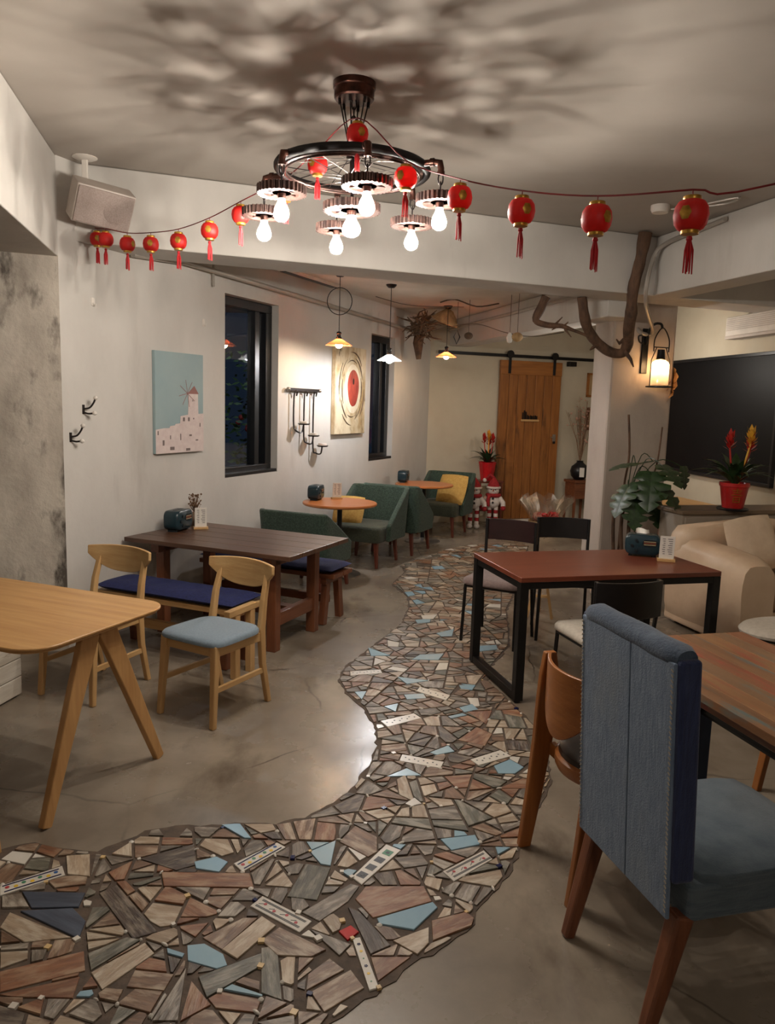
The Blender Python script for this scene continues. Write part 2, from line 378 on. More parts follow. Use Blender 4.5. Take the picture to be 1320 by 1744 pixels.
# ------------------------------------------------------------------ mosaic path in the floor
TW = [('tile_brown', s(132, 103, 80), s(95, 71, 54), s(166, 147, 125)), ('tile_red', s(142, 98, 70), s(106, 70, 50), s(154, 124, 98)),
      ('tile_grey', s(120, 108, 94), s(86, 77, 68), s(160, 150, 136)), ('tile_green', s(102, 98, 84), s(74, 72, 62), s(138, 132, 118)),
      ('tile_beige', s(172, 152, 128), s(146, 126, 104), s(190, 176, 156)), ('tile_dark', s(84, 70, 60), s(60, 50, 43), s(122, 110, 96))]
for n, a, c, d in TW:
    mat(n, a, c, 0.42, scale=(7, 44, 20), ramp=(0.34, 0.66), detail=8, bump=0.3, rnd=0.14, c3=d, ramp3=(0.47, 0.62), scale3=(9, 30, 9))
mat('tile_slate', s(78, 86, 100), s(62, 68, 80), 0.4, scale=(5, 34, 20), rnd=0.1, bump=0.1)
mat('tile_sky', s(150, 178, 190), s(138, 168, 184), 0.25, scale=(4, 4, 4), rnd=0.05)
mat('tile_white', s(214, 208, 196), s(200, 192, 180), 0.3, scale=(6, 6, 6), rnd=0.05)
mat('tile_cream', s(206, 178, 128), s(196, 164, 112), 0.35, scale=(6, 6, 6))
mat('tile_scarlet', s(190, 32, 30), s(170, 26, 26), 0.25)
mat('tile_navy', s(24, 30, 78), s(18, 22, 60), 0.25)
mat('tile_yellow', s(220, 180, 50), None, 0.35)
mat('tile_blue', s(48, 92, 150), None, 0.3)
mat('print_dark', s(60, 62, 66), s(44, 46, 50), 0.4)
mat('print_green', s(70, 130, 96), None, 0.4)
mat('print_pink', s(176, 60, 66), None, 0.4)
outline_px = [(0, 1450), (60, 1437), (120, 1450), (165, 1453), (200, 1440), (250, 1418), (300, 1408), (340, 1410), (400, 1405), (470, 1405), (520, 1395), (560, 1375), (600, 1345),
  (630, 1305), (643, 1270), (640, 1240), (620, 1205), (590, 1180), (578, 1158), (590, 1135), (625, 1110), (650, 1090), (685, 1062), (697, 1035), (695, 1016), (668, 996),
  (690, 975), (683, 964), (705, 955), (740, 945), (760, 936), (800, 929), (850, 926), (900, 929), (890, 960), (880, 1000), (862, 1040), (866, 1075), (866, 1100), (832, 1140), (830, 1160), (858, 1186),
  (887, 1215), (912, 1240), (930, 1285), (938, 1330), (905, 1395), (882, 1450), (862, 1492), (838, 1522), (808, 1552), (808, 1575), (762, 1608), (702, 1640), (652, 1682), (620, 1702), (560, 1744), (480, 1800), (300, 1850), (0, 1860), (-140, 1800), (-160, 1640), (-140, 1500)]
OUT = [at(x, y).to_2d() for x, y in outline_px]
def parea(p): return 0.5 * sum(p[i].x * p[(i + 1) % len(p)].y - p[(i + 1) % len(p)].x * p[i].y for i in range(len(p)))
def ccw(p): return p if parea(p) > 0 else p[::-1]
OUT = ccw(OUT)
def clip(poly, a, n):            # keep the side where (p-a).n >= 0
    out = []
    for i in range(len(poly)):
        p, q = poly[i], poly[(i + 1) % len(poly)]; dp, dq = (p - a).dot(n), (q - a).dot(n)
        if dp >= 0: out.append(p)
        if (dp > 0 and dq < 0) or (dp < 0 and dq > 0): out.append(p + (q - p) * (dp / (dp - dq)))
    return out
def inside(pt, poly):
    c = False; j = len(poly) - 1
    for i in range(len(poly)):
        if (poly[i].y > pt.y) != (poly[j].y > pt.y) and pt.x < (poly[j].x - poly[i].x) * (pt.y - poly[i].y) / (poly[j].y - poly[i].y) + poly[i].x: c = not c
        j = i
    return c
def edges(p): return [(p[i], Vector((-(p[(i + 1) % len(p)] - p[i]).y, (p[(i + 1) % len(p)] - p[i]).x)).normalized()) for i in range(len(p)) if (p[(i + 1) % len(p)] - p[i]).length > 1e-6]
def inset(p, d):
    q = list(p)
    for a, n in edges(p):
        q = clip(q, a + n * d, n)
        if len(q) < 3: return []
    return q
def cen(p): return sum(p, Vector((0, 0))) / len(p)
SP = []                                      # surveyed pieces: (kind, outline)
def sp(kind, *pp): SP.append((kind, ccw([at(x, y).to_2d() for x, y in pp])))
sp('strip_a', (0, 1513), (106, 1478), (111, 1494), (0, 1529)); sp('strip_a', (398, 1474), (472, 1438), (487, 1446), (413, 1488))
sp('strip_b', (426, 1546), (447, 1529), (531, 1572), (510, 1591)); sp('strip_c', (600, 1602), (613, 1600), (645, 1686), (629, 1691))
sp('strip_d', (599, 1497), (658, 1441), (683, 1451), (616, 1510)); sp('strip_b', (754, 1487), (824, 1451), (839, 1466), (773, 1504))
sp('strip_e', (648, 1230), (705, 1217), (718, 1225), (660, 1240)); sp('strip_e', (685, 1287), (756, 1300), (750, 1311), (680, 1298))
sp('strip_e', (801, 1296), (852, 1280), (871, 1290), (815, 1306)); sp('strip_e', (596, 1145), (648, 1142), (651, 1148), (597, 1152)); sp('strip_e', (715, 1172), (767, 1186), (760, 1195), (709, 1179))
sp('scarlet', (577, 1590), (597, 1580), (611, 1591), (592, 1605))
for q in ([(642, 1568), (737, 1540), (745, 1549), (705, 1587), (646, 1577)], [(528, 1453), (572, 1434), (563, 1477), (546, 1474)], [(750, 1432), (809, 1425), (817, 1441), (769, 1451)],
          [(319, 1613), (348, 1610), (380, 1628), (387, 1647), (369, 1653), (320, 1639)], [(331, 1471), (369, 1462), (388, 1471), (373, 1488), (334, 1482)], [(627, 1105), (664, 1118), (632, 1119)],
          [(715, 1117), (756, 1115), (747, 1126), (702, 1125)], [(677, 1155), (731, 1161), (693, 1167)], [(782, 1169), (810, 1169), (804, 1177), (785, 1175)], [(604, 1180), (624, 1179), (616, 1193)],
          [(688, 1185), (721, 1183), (726, 1191), (693, 1193)], [(782, 1207), (804, 1201), (814, 1210), (791, 1215)], [(732, 1284), (763, 1272), (774, 1282), (744, 1288)],
          [(841, 1307), (868, 1296), (892, 1309), (877, 1320), (849, 1320)], [(659, 1325), (693, 1311), (717, 1323)], [(743, 1080), (773, 1073), (770, 1085), (752, 1086)], [(816, 1102), (845, 1100), (848, 1108), (816, 1111)],
          [(716, 1002), (734, 1001), (739, 1007)], [(689, 1010), (702, 1009), (707, 1015), (695, 1017)], [(707, 1057), (734, 1055), (732, 1061), (711, 1063)], [(735, 966), (752, 965), (758, 970), (740, 971)]): sp('tile_sky', *q)
for q in ([(796, 1190), (814, 1191), (817, 1204), (804, 1206)], [(738, 1530), (748, 1530), (752, 1535), (741, 1537)], [(717, 1050), (745, 1048), (738, 1056), (720, 1056)], [(660, 1092), (680, 1096), (678, 1103), (661, 1102)], [(690, 1372), (706, 1362), (718, 1372), (700, 1376)]): sp('tile_white', *q)
for q in ([(35, 1555), (124, 1550), (146, 1572), (134, 1602)], [(38, 1522), (145, 1524), (134, 1548), (54, 1550)]): sp('tile_slate', *q)
for k, q in (('tile_red', [(275, 1489), (425, 1491), (432, 1515), (279, 1513)]), ('tile_red', [(0, 1658), (143, 1623), (145, 1656), (0, 1693)]), ('tile_red', [(0, 1697), (136, 1667), (124, 1703), (20, 1701)]),
  ('tile_dark', [(169, 1524), (199, 1510), (268, 1590), (226, 1602)]), ('tile_beige', [(155, 1660), (247, 1609), (263, 1627), (174, 1689)]), ('tile_green', [(150, 1628), (216, 1600), (240, 1604), (155, 1656)]),
  ('tile_beige', [(0, 1583), (17, 1557), (122, 1600), (42, 1608)]), ('tile_brown', [(345, 1600), (415, 1566), (439, 1566), (378, 1620)]), ('tile_beige', [(378, 1621), (446, 1564), (470, 1580), (404, 1637)]),
  ('tile_green', [(338, 1667), (446, 1627), (444, 1649), (352, 1703)]), ('tile_red', [(307, 1743), (326, 1675), (359, 1715)]), ('tile_grey', [(260, 1743), (317, 1653), (303, 1743)]), ('tile_brown', [(216, 1684), (230, 1656), (296, 1663), (279, 1691)]),
  ('tile_brown', [(200, 1714), (230, 1689), (277, 1693), (256, 1729)]), ('tile_dark', [(237, 1465), (331, 1440), (334, 1475), (300, 1485)]), ('tile_beige', [(113, 1461), (153, 1458), (153, 1496), (115, 1492)]),
  ('tile_red', [(605, 1534), (623, 1512), (722, 1512), (735, 1538), (635, 1566)]), ('tile_red', [(631, 1633), (699, 1633), (644, 1674)]), ('tile_brown', [(529, 1693), (597, 1655), (620, 1686), (552, 1727)]), ('tile_brown', [(522, 1690), (525, 1663), (561, 1636), (586, 1655)]),
  ('tile_green', [(489, 1530), (521, 1474), (563, 1481), (540, 1536)]), ('tile_green', [(445, 1618), (472, 1614), (480, 1707), (445, 1695)]), ('tile_grey', [(514, 1557), (597, 1508), (612, 1512), (593, 1538), (544, 1572)]),
  ('tile_brown', [(578, 1436), (605, 1409), (642, 1428), (642, 1453), (627, 1462)]), ('tile_red', [(735, 1572), (794, 1557), (807, 1568), (803, 1580), (737, 1606)]), ('tile_beige', [(669, 1606), (730, 1583), (730, 1610), (711, 1629)]),
  ('tile_dark', [(593, 1549), (612, 1557), (665, 1614), (631, 1629)]), ('tile_brown', [(445, 1606), (476, 1583), (555, 1621), (531, 1633), (472, 1631)]), ('tile_grey', [(529, 1587), (597, 1612), (578, 1631)]),
  ('tile_red', [(796, 1214), (838, 1212), (828, 1235)]), ('tile_red', [(780, 1262), (812, 1240), (838, 1252), (826, 1272)]), ('tile_beige', [(676, 1330), (690, 1322), (706, 1368), (680, 1356)]), ('tile_red', [(850, 1345), (890, 1328), (930, 1332), (920, 1345)])): sp(k, *q)
# random shards between the surveyed ones
rng = random.Random(11)
def bsp(poly, lim):
    a = parea(poly)
    e = max(((poly[(i + 1) % len(poly)] - poly[i]) for i in range(len(poly))), key=lambda t: t.length)
    ax = e.normalized(); ext = [p.dot(ax) for p in poly]; ln = max(ext) - min(ext); wd = a / max(ln, 1e-6)
    if a < lim * rng.uniform(0.55, 1.5) and ln < 0.30: return [poly]
    if ln / wd > 1.5 or rng.random() < 0.4: n = ax
    else: n = Vector((-ax.y, ax.x))
    t = rng.uniform(-0.55, 0.55); n = Vector((n.x * math.cos(t) - n.y * math.sin(t), n.x * math.sin(t) + n.y * math.cos(t)))
    q = [p.dot(n) for p in poly]; k = min(q) + (max(q) - min(q)) * rng.uniform(0.36, 0.64)
    out = []
    for sg in (1, -1):
        c = clip(poly, n * k, n * sg)
        if len(c) >= 3 and abs(parea(c)) > 1e-5: out += bsp(ccw(c), lim)
    return out
cells = []
ys = [p.y for p in OUT]; y0, y1 = min(ys), max(ys); ny = 7
for i in range(ny):
    ya, yb = y0 + (y1 - y0) * i / ny, y0 + (y1 - y0) * (i + 1) / ny
    xs = [p.x for p in OUT]; cells += bsp([Vector((min(xs), ya)), Vector((max(xs), ya)), Vector((max(xs), yb)), Vector((min(xs), yb))], 0.0125)
pieces = []
for c in cells:
    q = list(OUT)
    if all(inside(p, OUT) for p in c): q = c
    else:
        for a, n in edges(c):
            q = clip(q, a, n)
            if len(q) < 3: break
        if len(q) < 3 or abs(parea(q)) < 0.0007: continue
        q = ccw(q)
    pieces.append(q)
for _, S in SP:                              # cut the surveyed pieces out of the shards
    nxt = []; c0 = cen(S); rad = max((p - c0).length for p in S)
    for p in pieces:
        if (cen(p) - c0).length > rad + max((x - cen(p)).length for x in p): nxt.append(p); continue
        rem = p
        for a, n in edges(S):
            o_ = clip(rem, a, -n)
            if len(o_) >= 3 and abs(parea(o_)) > 0.0009: nxt.append(o_)
            rem = clip(rem, a, n)
            if len(rem) < 3: break
    pieces = nxt
all_t = [(k, p) for k, p in SP]
wts = [('tile_brown', 24), ('tile_red', 11), ('tile_grey', 26), ('tile_green', 10), ('tile_beige', 22), ('tile_dark', 8), ('tile_white', 2), ('tile_sky', 2)]
def fits(pt, m0=0.0): return inside(pt, OUT)
for p in pieces:
    q = inset(ccw(p), 0.0055)
    if len(q) < 3 or abs(parea(q)) < 0.0005: continue
    all_t.append((rng.choices([w_[0] for w_ in wts], [w_[1] for w_ in wts])[0], q))
mosaic = thing('mosaic_path', 'x', 'x'); del mosaic['label'], mosaic['category']; struct(mosaic)
# mortar bed with a ragged rim
rim = []
for i in range(len(OUT)):
    p, q = OUT[i], OUT[(i + 1) % len(OUT)]; k = max(1, int((q - p).length / 0.035)); nn = (q - p).orthogonal().normalized()
    for j in range(k):
        t = p + (q - p) * j / k; rim.append(t - nn * -(0.008 + 0.008 * rng.uniform(-1, 1)))
if inside(rim[3], OUT) and inside(rim[9], OUT):
    rim = []
    for i in range(len(OUT)):
        p, q = OUT[i], OUT[(i + 1) % len(OUT)]; k = max(1, int((q - p).length / 0.035)); nn = (q - p).orthogonal().normalized()
        for j in range(k): rim.append(p + (q - p) * j / k - nn * (0.008 + 0.008 * rng.uniform(-1, 1)))
from mathutils.geometry import tessellate_polygon
tri = tessellate_polygon([[Vector((p.x, p.y, 0)) for p in rim]])
gm = MB(); n_ = len(rim)
gm.add([(p.x, p.y, 0.003) for p in rim] + [(p.x, p.y, -0.01) for p in rim], [t if (rim[t[1]] - rim[t[0]]).cross(rim[t[2]] - rim[t[0]]) > 0 else t[::-1] for t in tri] + [(n_ + i, n_ + (i + 1) % n_, (i + 1) % n_, i) for i in range(n_)])
gm.build('mortar_bed', 'grout', mosaic, 0)
def score(p):
    c = cen(p); sz = abs(parea(p)) / (c.length ** 3)
    vis = -0.62 < math.atan2(c.x, c.y) < 0.62 and c.y > 1.9
    return sz if vis else 0
order = sorted(all_t, key=lambda t: -score(t[1]))
MOTIF = {}
def strip_motif(kind, p, parent, th):
    """flat print on a tile: borders, dots and squares along the strip, in tile-local coordinates"""
    xs = [q[0] for q in p]; ys = [q[1] for q in p]; L0, L1, h = min(xs) * 0.86, max(xs) * 0.86, (max(ys) - min(ys)) * 0.5
    b = MB(); z = th + 0.0003; z1 = z + 0.0005
    slope = 0
    def sq(x, y, r, mi, n=10): b.prism([(x + r * math.cos(2 * math.pi * k / n), y + r * math.sin(2 * math.pi * k / n)) for k in range(n)], z, z1, mi)
    mats = ['tile_navy', 'tile_yellow', 'print_pink', 'print_green', 'print_dark', 'tile_blue']
    W0 = min(h, 0.05) * 0.8
    if kind == 'strip_a':
        for y in (-W0 * 0.72, W0 * 0.72): b.box(L0, L1, y - 0.003, y + 0.003, z, z1, 0)
        for k in range(7): sq(L0 + (L1 - L0) * (k + 0.5) / 7, 0.004 * (-1) ** k, W0 * 0.3, [2, 1, 3, 1, 3, 1, 5][k], 8)
    elif kind == 'strip_b':
        for y in (-W0 * 0.75, -W0 * 0.55, W0 * 0.55, W0 * 0.75): b.box(L0, L1, y - 0.0015, y + 0.0015, z, z1, 4)
        for k in range(4): sq(L0 + (L1 - L0) * (k + 0.5) / 4, 0.005 * (-1) ** k, W0 * 0.24, 2, 8); b.bar((L0 + (L1 - L0) * (k + 0.6) / 4, -0.004, z), (L0 + (L1 - L0) * (k + 0.95) / 4, 0.006, z), 0.002, 0.001, mi=4)
    elif kind == 'strip_c':
        for k in range(6):
            x = L0 + (L1 - L0) * (k + 0.5) / 6
            if k % 3 == 0:
                for a in range(5): sq(x + W0 * 0.3 * math.cos(a * 1.257), W0 * 0.3 * math.sin(a * 1.257), W0 * 0.2, 0, 8)
            elif k % 3 == 1: sq(x, 0, W0 * 0.42, 1, 10)
            else: sq(x, 0, W0 * 0.25, 3, 6)
    elif kind == 'strip_d':
        for k in range(4):
            x = L0 + (L1 - L0) * (k + 0.5) / 4; r = W0 * 0.62
            b.box(x - r, x + r, -r, r, z, z1, 4 if k < 3 else 3); b.box(x - r * 0.4, x + r * 0.4, -r * 0.4, r * 0.4, z1, z1 + 0.0004, 4)
    else:
        for k in range(8): sq(L0 + (L1 - L0) * (k + 0.5) / 8, W0 * 0.25 * (-1) ** k, W0 * 0.16, 4, 6)
    b.build('printed_motif', mats, parent, 0)
rest = MB(); RM = []
for i, (k, p) in enumerate(order):
    mk = 'tile_white' if k.startswith('strip') else ('tile_scarlet' if k == 'scarlet' else k)
    c = cen(p); e = max(((p[(j + 1) % len(p)] - p[j]) for j in range(len(p))), key=lambda t: t.length); ang = math.atan2(e.y, e.x)
    th = 0.008 + rng.uniform(-0.0012, 0.0022)
    if i < 290 or k.startswith('strip') or k == 'scarlet':
        lp = [((q - c).x * math.cos(ang) + (q - c).y * math.sin(ang), -(q - c).x * math.sin(ang) + (q - c).y * math.cos(ang)) for q in p]
        n = len(lp); cx_ = (0, 0)
        ch = [(x * 0.985, y * 0.97) for x, y in lp]
        b = MB(); b.add([(x, y, -0.004) for x, y in lp] + [(x, y, th - 0.0015) for x, y in lp] + [(x, y, th) for x, y in ch],
            [tuple(range(2 * n, 3 * n))] + [(j, (j + 1) % n, n + (j + 1) % n, n + j) for j in range(n)] + [(n + j, n + (j + 1) % n, 2 * n + (j + 1) % n, 2 * n + j) for j in range(n)])
        o = b.build('tile', mk, mosaic, 0); o.location = (c.x, c.y, 0); o.rotation_euler.z = ang
        if k.startswith('strip'): o['label'] = 'white printed border tile'; strip_motif(k, lp, o, th)
        elif k == 'scarlet': o['label'] = 'bright red square tile'
        elif k == 'tile_sky': o['label'] = 'pale blue glazed shard'
    else:
        if mk not in RM: RM.append(mk)
        rest.prism([tuple(q) for q in p], -0.004, th, RM.index(mk))
if rest.v: rest.build('tiles', RM, mosaic, 0)['kind'] = 'stuff'
# pebbles and little square chips set in the joints
pm = [MB().lathe([(0, 0), (0.011, 0.0), (0.011, 0.005), (0.006, 0.009), (0.0001, 0.01)], 8).mesh('pebble', 'tile_white'), MB().ball((0, 0, 0.004), 0.02, 8, 4, (1, 0.33, 0.3)).mesh('pebble', 'tile_white'),
      MB().box(-0.011, 0.011, -0.011, 0.011, 0, 0.0085).mesh('chip', 'tile_cream', 0), MB().box(-0.012, 0.012, -0.01, 0.01, 0, 0.009).mesh('chip', 'tile_navy', 0), MB().box(-0.012, 0.012, -0.012, 0.012, 0, 0.009).mesh('chip', 'tile_white', 0)]
vv = [q for k, p in order[:330] if score(p) > 0 for q in p]; rng.shuffle(vv); done = []
for q in vv:
    if len(done) > 115: break
    if any((q - d).length < 0.045 for d in done): continue
    done.append(q); k = rng.choices(range(5), [9, 3, 3, 1, 4])[0]
    o = child(pm[k], 'pebble' if k < 2 else 'tile_chip', mosaic); o.location = (q.x, q.y, 0.003); o.rotation_euler.z = rng.uniform(0, 3.1)
    sc = rng.uniform(0.45, 0.95); o.scale = (sc, sc, 1)
# ------------------------------------------------------------------ lamps, lanterns and things under the ceiling
def atd(x, y, dist):
    """surveyed point at a given distance in front of the camera's foot (y coordinate)"""
    d = (x - CXP) / FPX * _r - (y - CYP) / FPX * _u + _f; t = dist / d.y
    return Vector((t * d.x, dist, EYE + t * d.z))
emit('bulb_warm', (1.0, 0.92, 0.82, 1), 3600)
bg = bpy.data.materials.new('bulb_glass'); bg.use_nodes = True; MATS['bulb_glass'] = bg
_n = bg.node_tree; _n.nodes.remove(_n.nodes['Principled BSDF']); _a = _n.nodes.new('ShaderNodeBsdfTransparent'); _t = _n.nodes.new('ShaderNodeBsdfTranslucent'); _t.inputs[0].default_value = (1, 0.97, 0.93, 1)
_m = _n.nodes.new('ShaderNodeMixShader'); _m.inputs[0].default_value = 0.25; _n.links.new(_a.outputs[0], _m.inputs[1]); _n.links.new(_t.outputs[0], _m.inputs[2]); _n.links.new(_m.outputs[0], _n.nodes['Material Output'].inputs[0])
emit('bulb_amber', (1.0, 0.72, 0.44, 1), 190)
emit('bulb_cool', (0.95, 0.96, 1.0, 1), 760)
mat('copper_dark', s(84, 52, 42), s(48, 32, 28), 0.35, metal=0.85, scale=(20, 20, 20))
mat('iron_dark', s(44, 36, 34), s(30, 26, 26), 0.4, metal=0.7, scale=(20, 20, 20))
mat('gear_iron', s(118, 92, 84), s(70, 58, 56), 0.35, metal=0.8, scale=(24, 24, 24))
mat('rubber', s(24, 20, 20), s(16, 14, 14), 0.6, spec=0.3)
ch = thing('wheel_chandelier', 'chandelier made from a spoked wheel with seven gear shaded bulbs', 'chandelier', (-0.21, 3.76, CEIL))
HZ = -0.38                                   # wheel plane below the ceiling
MB().lathe([(0.0, -0.075), (0.086, -0.075), (0.092, -0.068), (0.092, -0.03), (0.098, -0.025), (0.098, 0.0)], 28).build('ceiling_canopy', 'copper_dark', ch)
for k in range(6):
    a = k * math.pi / 3 + 0.3
    MB().tube([(0.07 * math.cos(a), 0.07 * math.sin(a), -0.07), (0.022 * math.cos(a), 0.022 * math.sin(a), -0.27)], 0.0035, 6).tube([(0.07 * math.cos(a), 0.07 * math.sin(a), -0.06), (0.066 * math.cos(a), 0.066 * math.sin(a), -0.10)], 0.007, 8).build('stay_wire', 'iron_dark', ch)
def link(b, c, ln, rot, r=0.0035):
    pts = [(0.5 * ln * 0.42 * math.cos(t), 0, 0.5 * ln * math.sin(t)) for t in [2 * math.pi * i / 12 for i in range(12)]]
    M = Matrix.Translation(Vector(c)) @ Matrix.Rotation(rot, 4, 'Z'); b.tube([M @ Vector(p) for p in pts], r, 5, True)
b = MB()
for i in range(5): link(b, (0, 0, -0.09 - 0.038 * i), 0.05, i * math.pi / 2)
b.build('chain', 'iron_dark', ch)
MB().lathe([(0.0, HZ - 0.09), (0.014, HZ - 0.09), (0.014, HZ - 0.05), (0.028, HZ - 0.045), (0.028, HZ - 0.025), (0.014, HZ - 0.02), (0.014, HZ + 0.04), (0.03, HZ + 0.045), (0.03, HZ + 0.06), (0.018, HZ + 0.07), (0.018, -0.262), (0.03, -0.26), (0.03, -0.25), (0.0, -0.25)], 16).build('hub', 'iron_dark', ch)
circ = lambda r, z, n=56: [(r * math.cos(2 * math.pi * i / n), r * math.sin(2 * math.pi * i / n), z) for i in range(n)]
MB().tube(circ(0.345, HZ), 0.019, 10, True).build('tyre', 'rubber', ch)
MB().tube(circ(0.318, HZ - 0.012), 0.010, 8, True).tube(circ(0.312, HZ - 0.024), 0.005, 6, True).build('wheel_rim', 'gear_iron', ch)
sm = MB().tube([(0.026, 0, 0), (0.316, 0.0, 0)], 0.0022, 5).mesh('spoke', 'steel')
for k in range(28):
    a = 2 * math.pi * k / 28; tw = 0.35 * (1 if k % 2 else -1)
    p = Vector((0.024 * math.cos(a + tw * 3), 0.024 * math.sin(a + tw * 3), HZ + (0.045 if k % 4 < 2 else -0.035))); q = Vector((0.312 * math.cos(a), 0.312 * math.sin(a), HZ - 0.012))
    MB().tube([p, q], 0.0022, 5).build('spoke', 'steel' if k % 3 else 'iron_dark', ch)
# gear shade: toothed ring, six spokes, open between so light falls through
def gear():
    b = MB(); n = 64; vs = []
    for i in range(n * 2):
        a = 2 * math.pi * i / (n * 2); r = 0.108 if (i % 4) < 2 else 0.099
        for rr, z in ((0.078, 0.0), (r, 0.0), (r, 0.036), (0.078, 0.036)): vs.append((rr * math.cos(a), rr * math.sin(a), z))
    m_ = n * 2; fs = []
    for i in range(m_):
        j = (i + 1) % m_
        for k in range(4): fs.append((i * 4 + k, j * 4 + k, j * 4 + (k + 1) % 4, i * 4 + (k + 1) % 4))
    b.add(vs, fs)
    for k in range(6):
        a = k * math.pi / 3
        b.bar((0.03 * math.cos(a), 0.03 * math.sin(a), 0.012), (0.088 * math.cos(a), 0.088 * math.sin(a), 0.012), 0.036, 0.010, side=(-math.sin(a), math.cos(a), 0))
    b.lathe([(0.042, 0.006), (0.042, 0.018), (0.034, 0.02), (0.026, 0.034), (0.012, 0.05), (0.0, 0.05)], 16); b.lathe([(0.0, 0.006), (0.042, 0.006)], 16)
    return b
gear_me = gear().mesh('gear_shade', 'gear_iron', 25)
bulb_prof = [(0.0, -0.098), (0.013, -0.0955), (0.024, -0.087), (0.030, -0.073), (0.0305, -0.062), (0.027, -0.046), (0.019, -0.028), (0.0145, -0.016), (0.014, -0.004)]
bulb_me = MB().lathe([(r * 1.12, z * 1.05) for r, z in bulb_prof], 16).mesh('bulb', 'bulb_glass', 80); core_me = MB().lathe([(0.0, -0.074), (0.007, -0.071), (0.0095, -0.064), (0.0095, -0.060), (0.007, -0.053), (0.0, -0.050)], 10).mesh('filament', 'bulb_warm', 80)
sock_me = MB().lathe([(0.016, -0.012), (0.018, 0.0), (0.018, 0.012), (0.0, 0.012)], 12).mesh('socket', 'copper_dark')
elb = [(-0.50, 3.51), (-0.61, 3.90), (-0.12, 3.33), (0.18, 3.59), (0.08, 4.03), (-0.30, 4.13)]
blb = [(-0.53, 3.58, 2.61), (-0.63, 3.98, 2.605), (-0.115, 3.41, 2.61), (0.19, 3.61, 2.61), (0.07, 4.0, 2.605), (-0.33, 4.18, 2.60)]
hangs = []
for (ex, ey), (bx, by, bz) in zip(elb, blb):
    e = Vector((ex + 0.21, ey - 3.76, 0)); d = e.normalized(); q = Vector((bx + 0.21, by - 3.76, 0)); q = d * (0.5 * e.length + 0.5 * q.length + 0.01)
    arm = MB(); arm.tube([d * 0.34 + Vector((0, 0, HZ)), d * (q.length - 0.03) + Vector((0, 0, HZ)), d * (q.length - 0.006) + Vector((0, 0, HZ - 0.006)), d * q.length + Vector((0, 0, HZ - 0.03)), d * q.length + Vector((0, 0, HZ - 0.05))], [0.014, 0.014, 0.017, 0.015, 0.014], 10)
    arm.tube([d * (q.length - 0.05) + Vector((0, 0, HZ)), d * (q.length - 0.032) + Vector((0, 0, HZ))], 0.0185, 10).tube([q + Vector((0, 0, HZ - 0.042)), q + Vector((0, 0, HZ - 0.056))], 0.0175, 10)
    arm.build('pipe_arm', 'copper_dark', ch); hangs.append((q.x, q.y, bz - CEIL - 0.03))
    lk = MB(); z0 = HZ - 0.055; z1 = bz - CEIL + 0.02; nl = max(1, int(round((z0 - z1) / 0.036)))
    for i in range(nl): link(lk, (q.x, q.y, z0 - (i + 0.5) * (z0 - z1) / nl), (z0 - z1) / nl + 0.014, i * math.pi / 2)
    lk.build('chain', 'iron_dark', ch)
hangs.append((0.0, 0.0, 2.575 - CEIL))
for k, (x, y, z) in enumerate(hangs):
    g = child(gear_me, 'gear_shade', ch, Matrix.Translation((x, y, z)) @ Matrix.Rotation(0.2 * k, 4, 'Z'))
    if k == 6: g.scale = (1.25, 1.25, 1.0); MB().tube([(0, 0, HZ - 0.08), (0, 0, z + 0.04)], 0.008, 8).build('rod', 'iron_dark', ch)
    so = child(sock_me, 'socket', g, Matrix.Translation((0, 0, -0.004))); child(bulb_me, 'bulb', g, Matrix.Translation((0, 0, -0.01))); child(core_me, 'filament', g, Matrix.Translation((0, 0, -0.01)))
def translucent(name, col, k=0.55):
    mt = mat(name, col, None, 0.5); nt = mt.node_tree; N = nt.nodes; L = nt.links
    t_ = N.new('ShaderNodeBsdfTranslucent'); t_.inputs[0].default_value = col
    mx = N.new('ShaderNodeMixShader'); mx.inputs[0].default_value = k
    L.new(N['Principled BSDF'].outputs[0], mx.inputs[1]); L.new(t_.outputs[0], mx.inputs[2]); L.new(mx.outputs[0], N['Material Output'].inputs[0]); return mt
# --- string of red lanterns
translucent('lantern_red', s(226, 44, 38), 0.35)
mat('gold', s(196, 150, 60), s(160, 116, 40), 0.35, metal=0.6, scale=(60, 60, 60))
mat('tassel_red', s(200, 34, 40), s(160, 22, 28), 0.7)
mat('cord_red', s(140, 28, 30), s(90, 20, 24), 0.7)
LR = 0.047
lan_body = MB().lathe([(0.022, -0.040), (0.034, -0.035), (0.043, -0.021), (0.0465, 0.0), (0.043, 0.021), (0.034, 0.035), (0.022, 0.040)], 36, lobes=18, amp=-0.035).mesh('lantern_body', 'lantern_red', 60)
lan_cap = MB().lathe([(0.0, -0.006), (0.023, -0.006), (0.0245, 0.0), (0.023, 0.006), (0.0, 0.006)], 16).mesh('cap', 'gold')
tb = MB(); tb.lathe([(0.0, -0.052), (0.007, -0.054), (0.009, -0.062), (0.006, -0.066)], 8)
for i in range(9):
    a = i * 2.4; r = 0.005 + 0.0008 * i
    tb.tube([(0.003 * math.cos(a), 0.003 * math.sin(a), -0.062), (r * math.cos(a), r * math.sin(a), -0.09), (r * 1.15 * math.cos(a), r * 1.15 * math.sin(a), -0.145 - 0.004 * (i % 3))], [0.0025, 0.0028, 0.0018], 5)
lan_tas = tb.mesh('tassel', 'tassel_red')
eb = MB(); 
def epatch(a, c):
    t = (a - 0.5) * 0.7; z = (c - 0.5) * 0.034; r = 0.0472 * math.sqrt(max(0.05, 1 - (z / 0.058) ** 2))
    k = 1 if True else 0; return (r * math.sin(t * (1 - abs(c - 0.5))), -r * math.cos(t * (1 - abs(c - 0.5))), z)
eb.grid(epatch, 9, 9); lan_emb = eb.mesh('gold_character', 'gold')
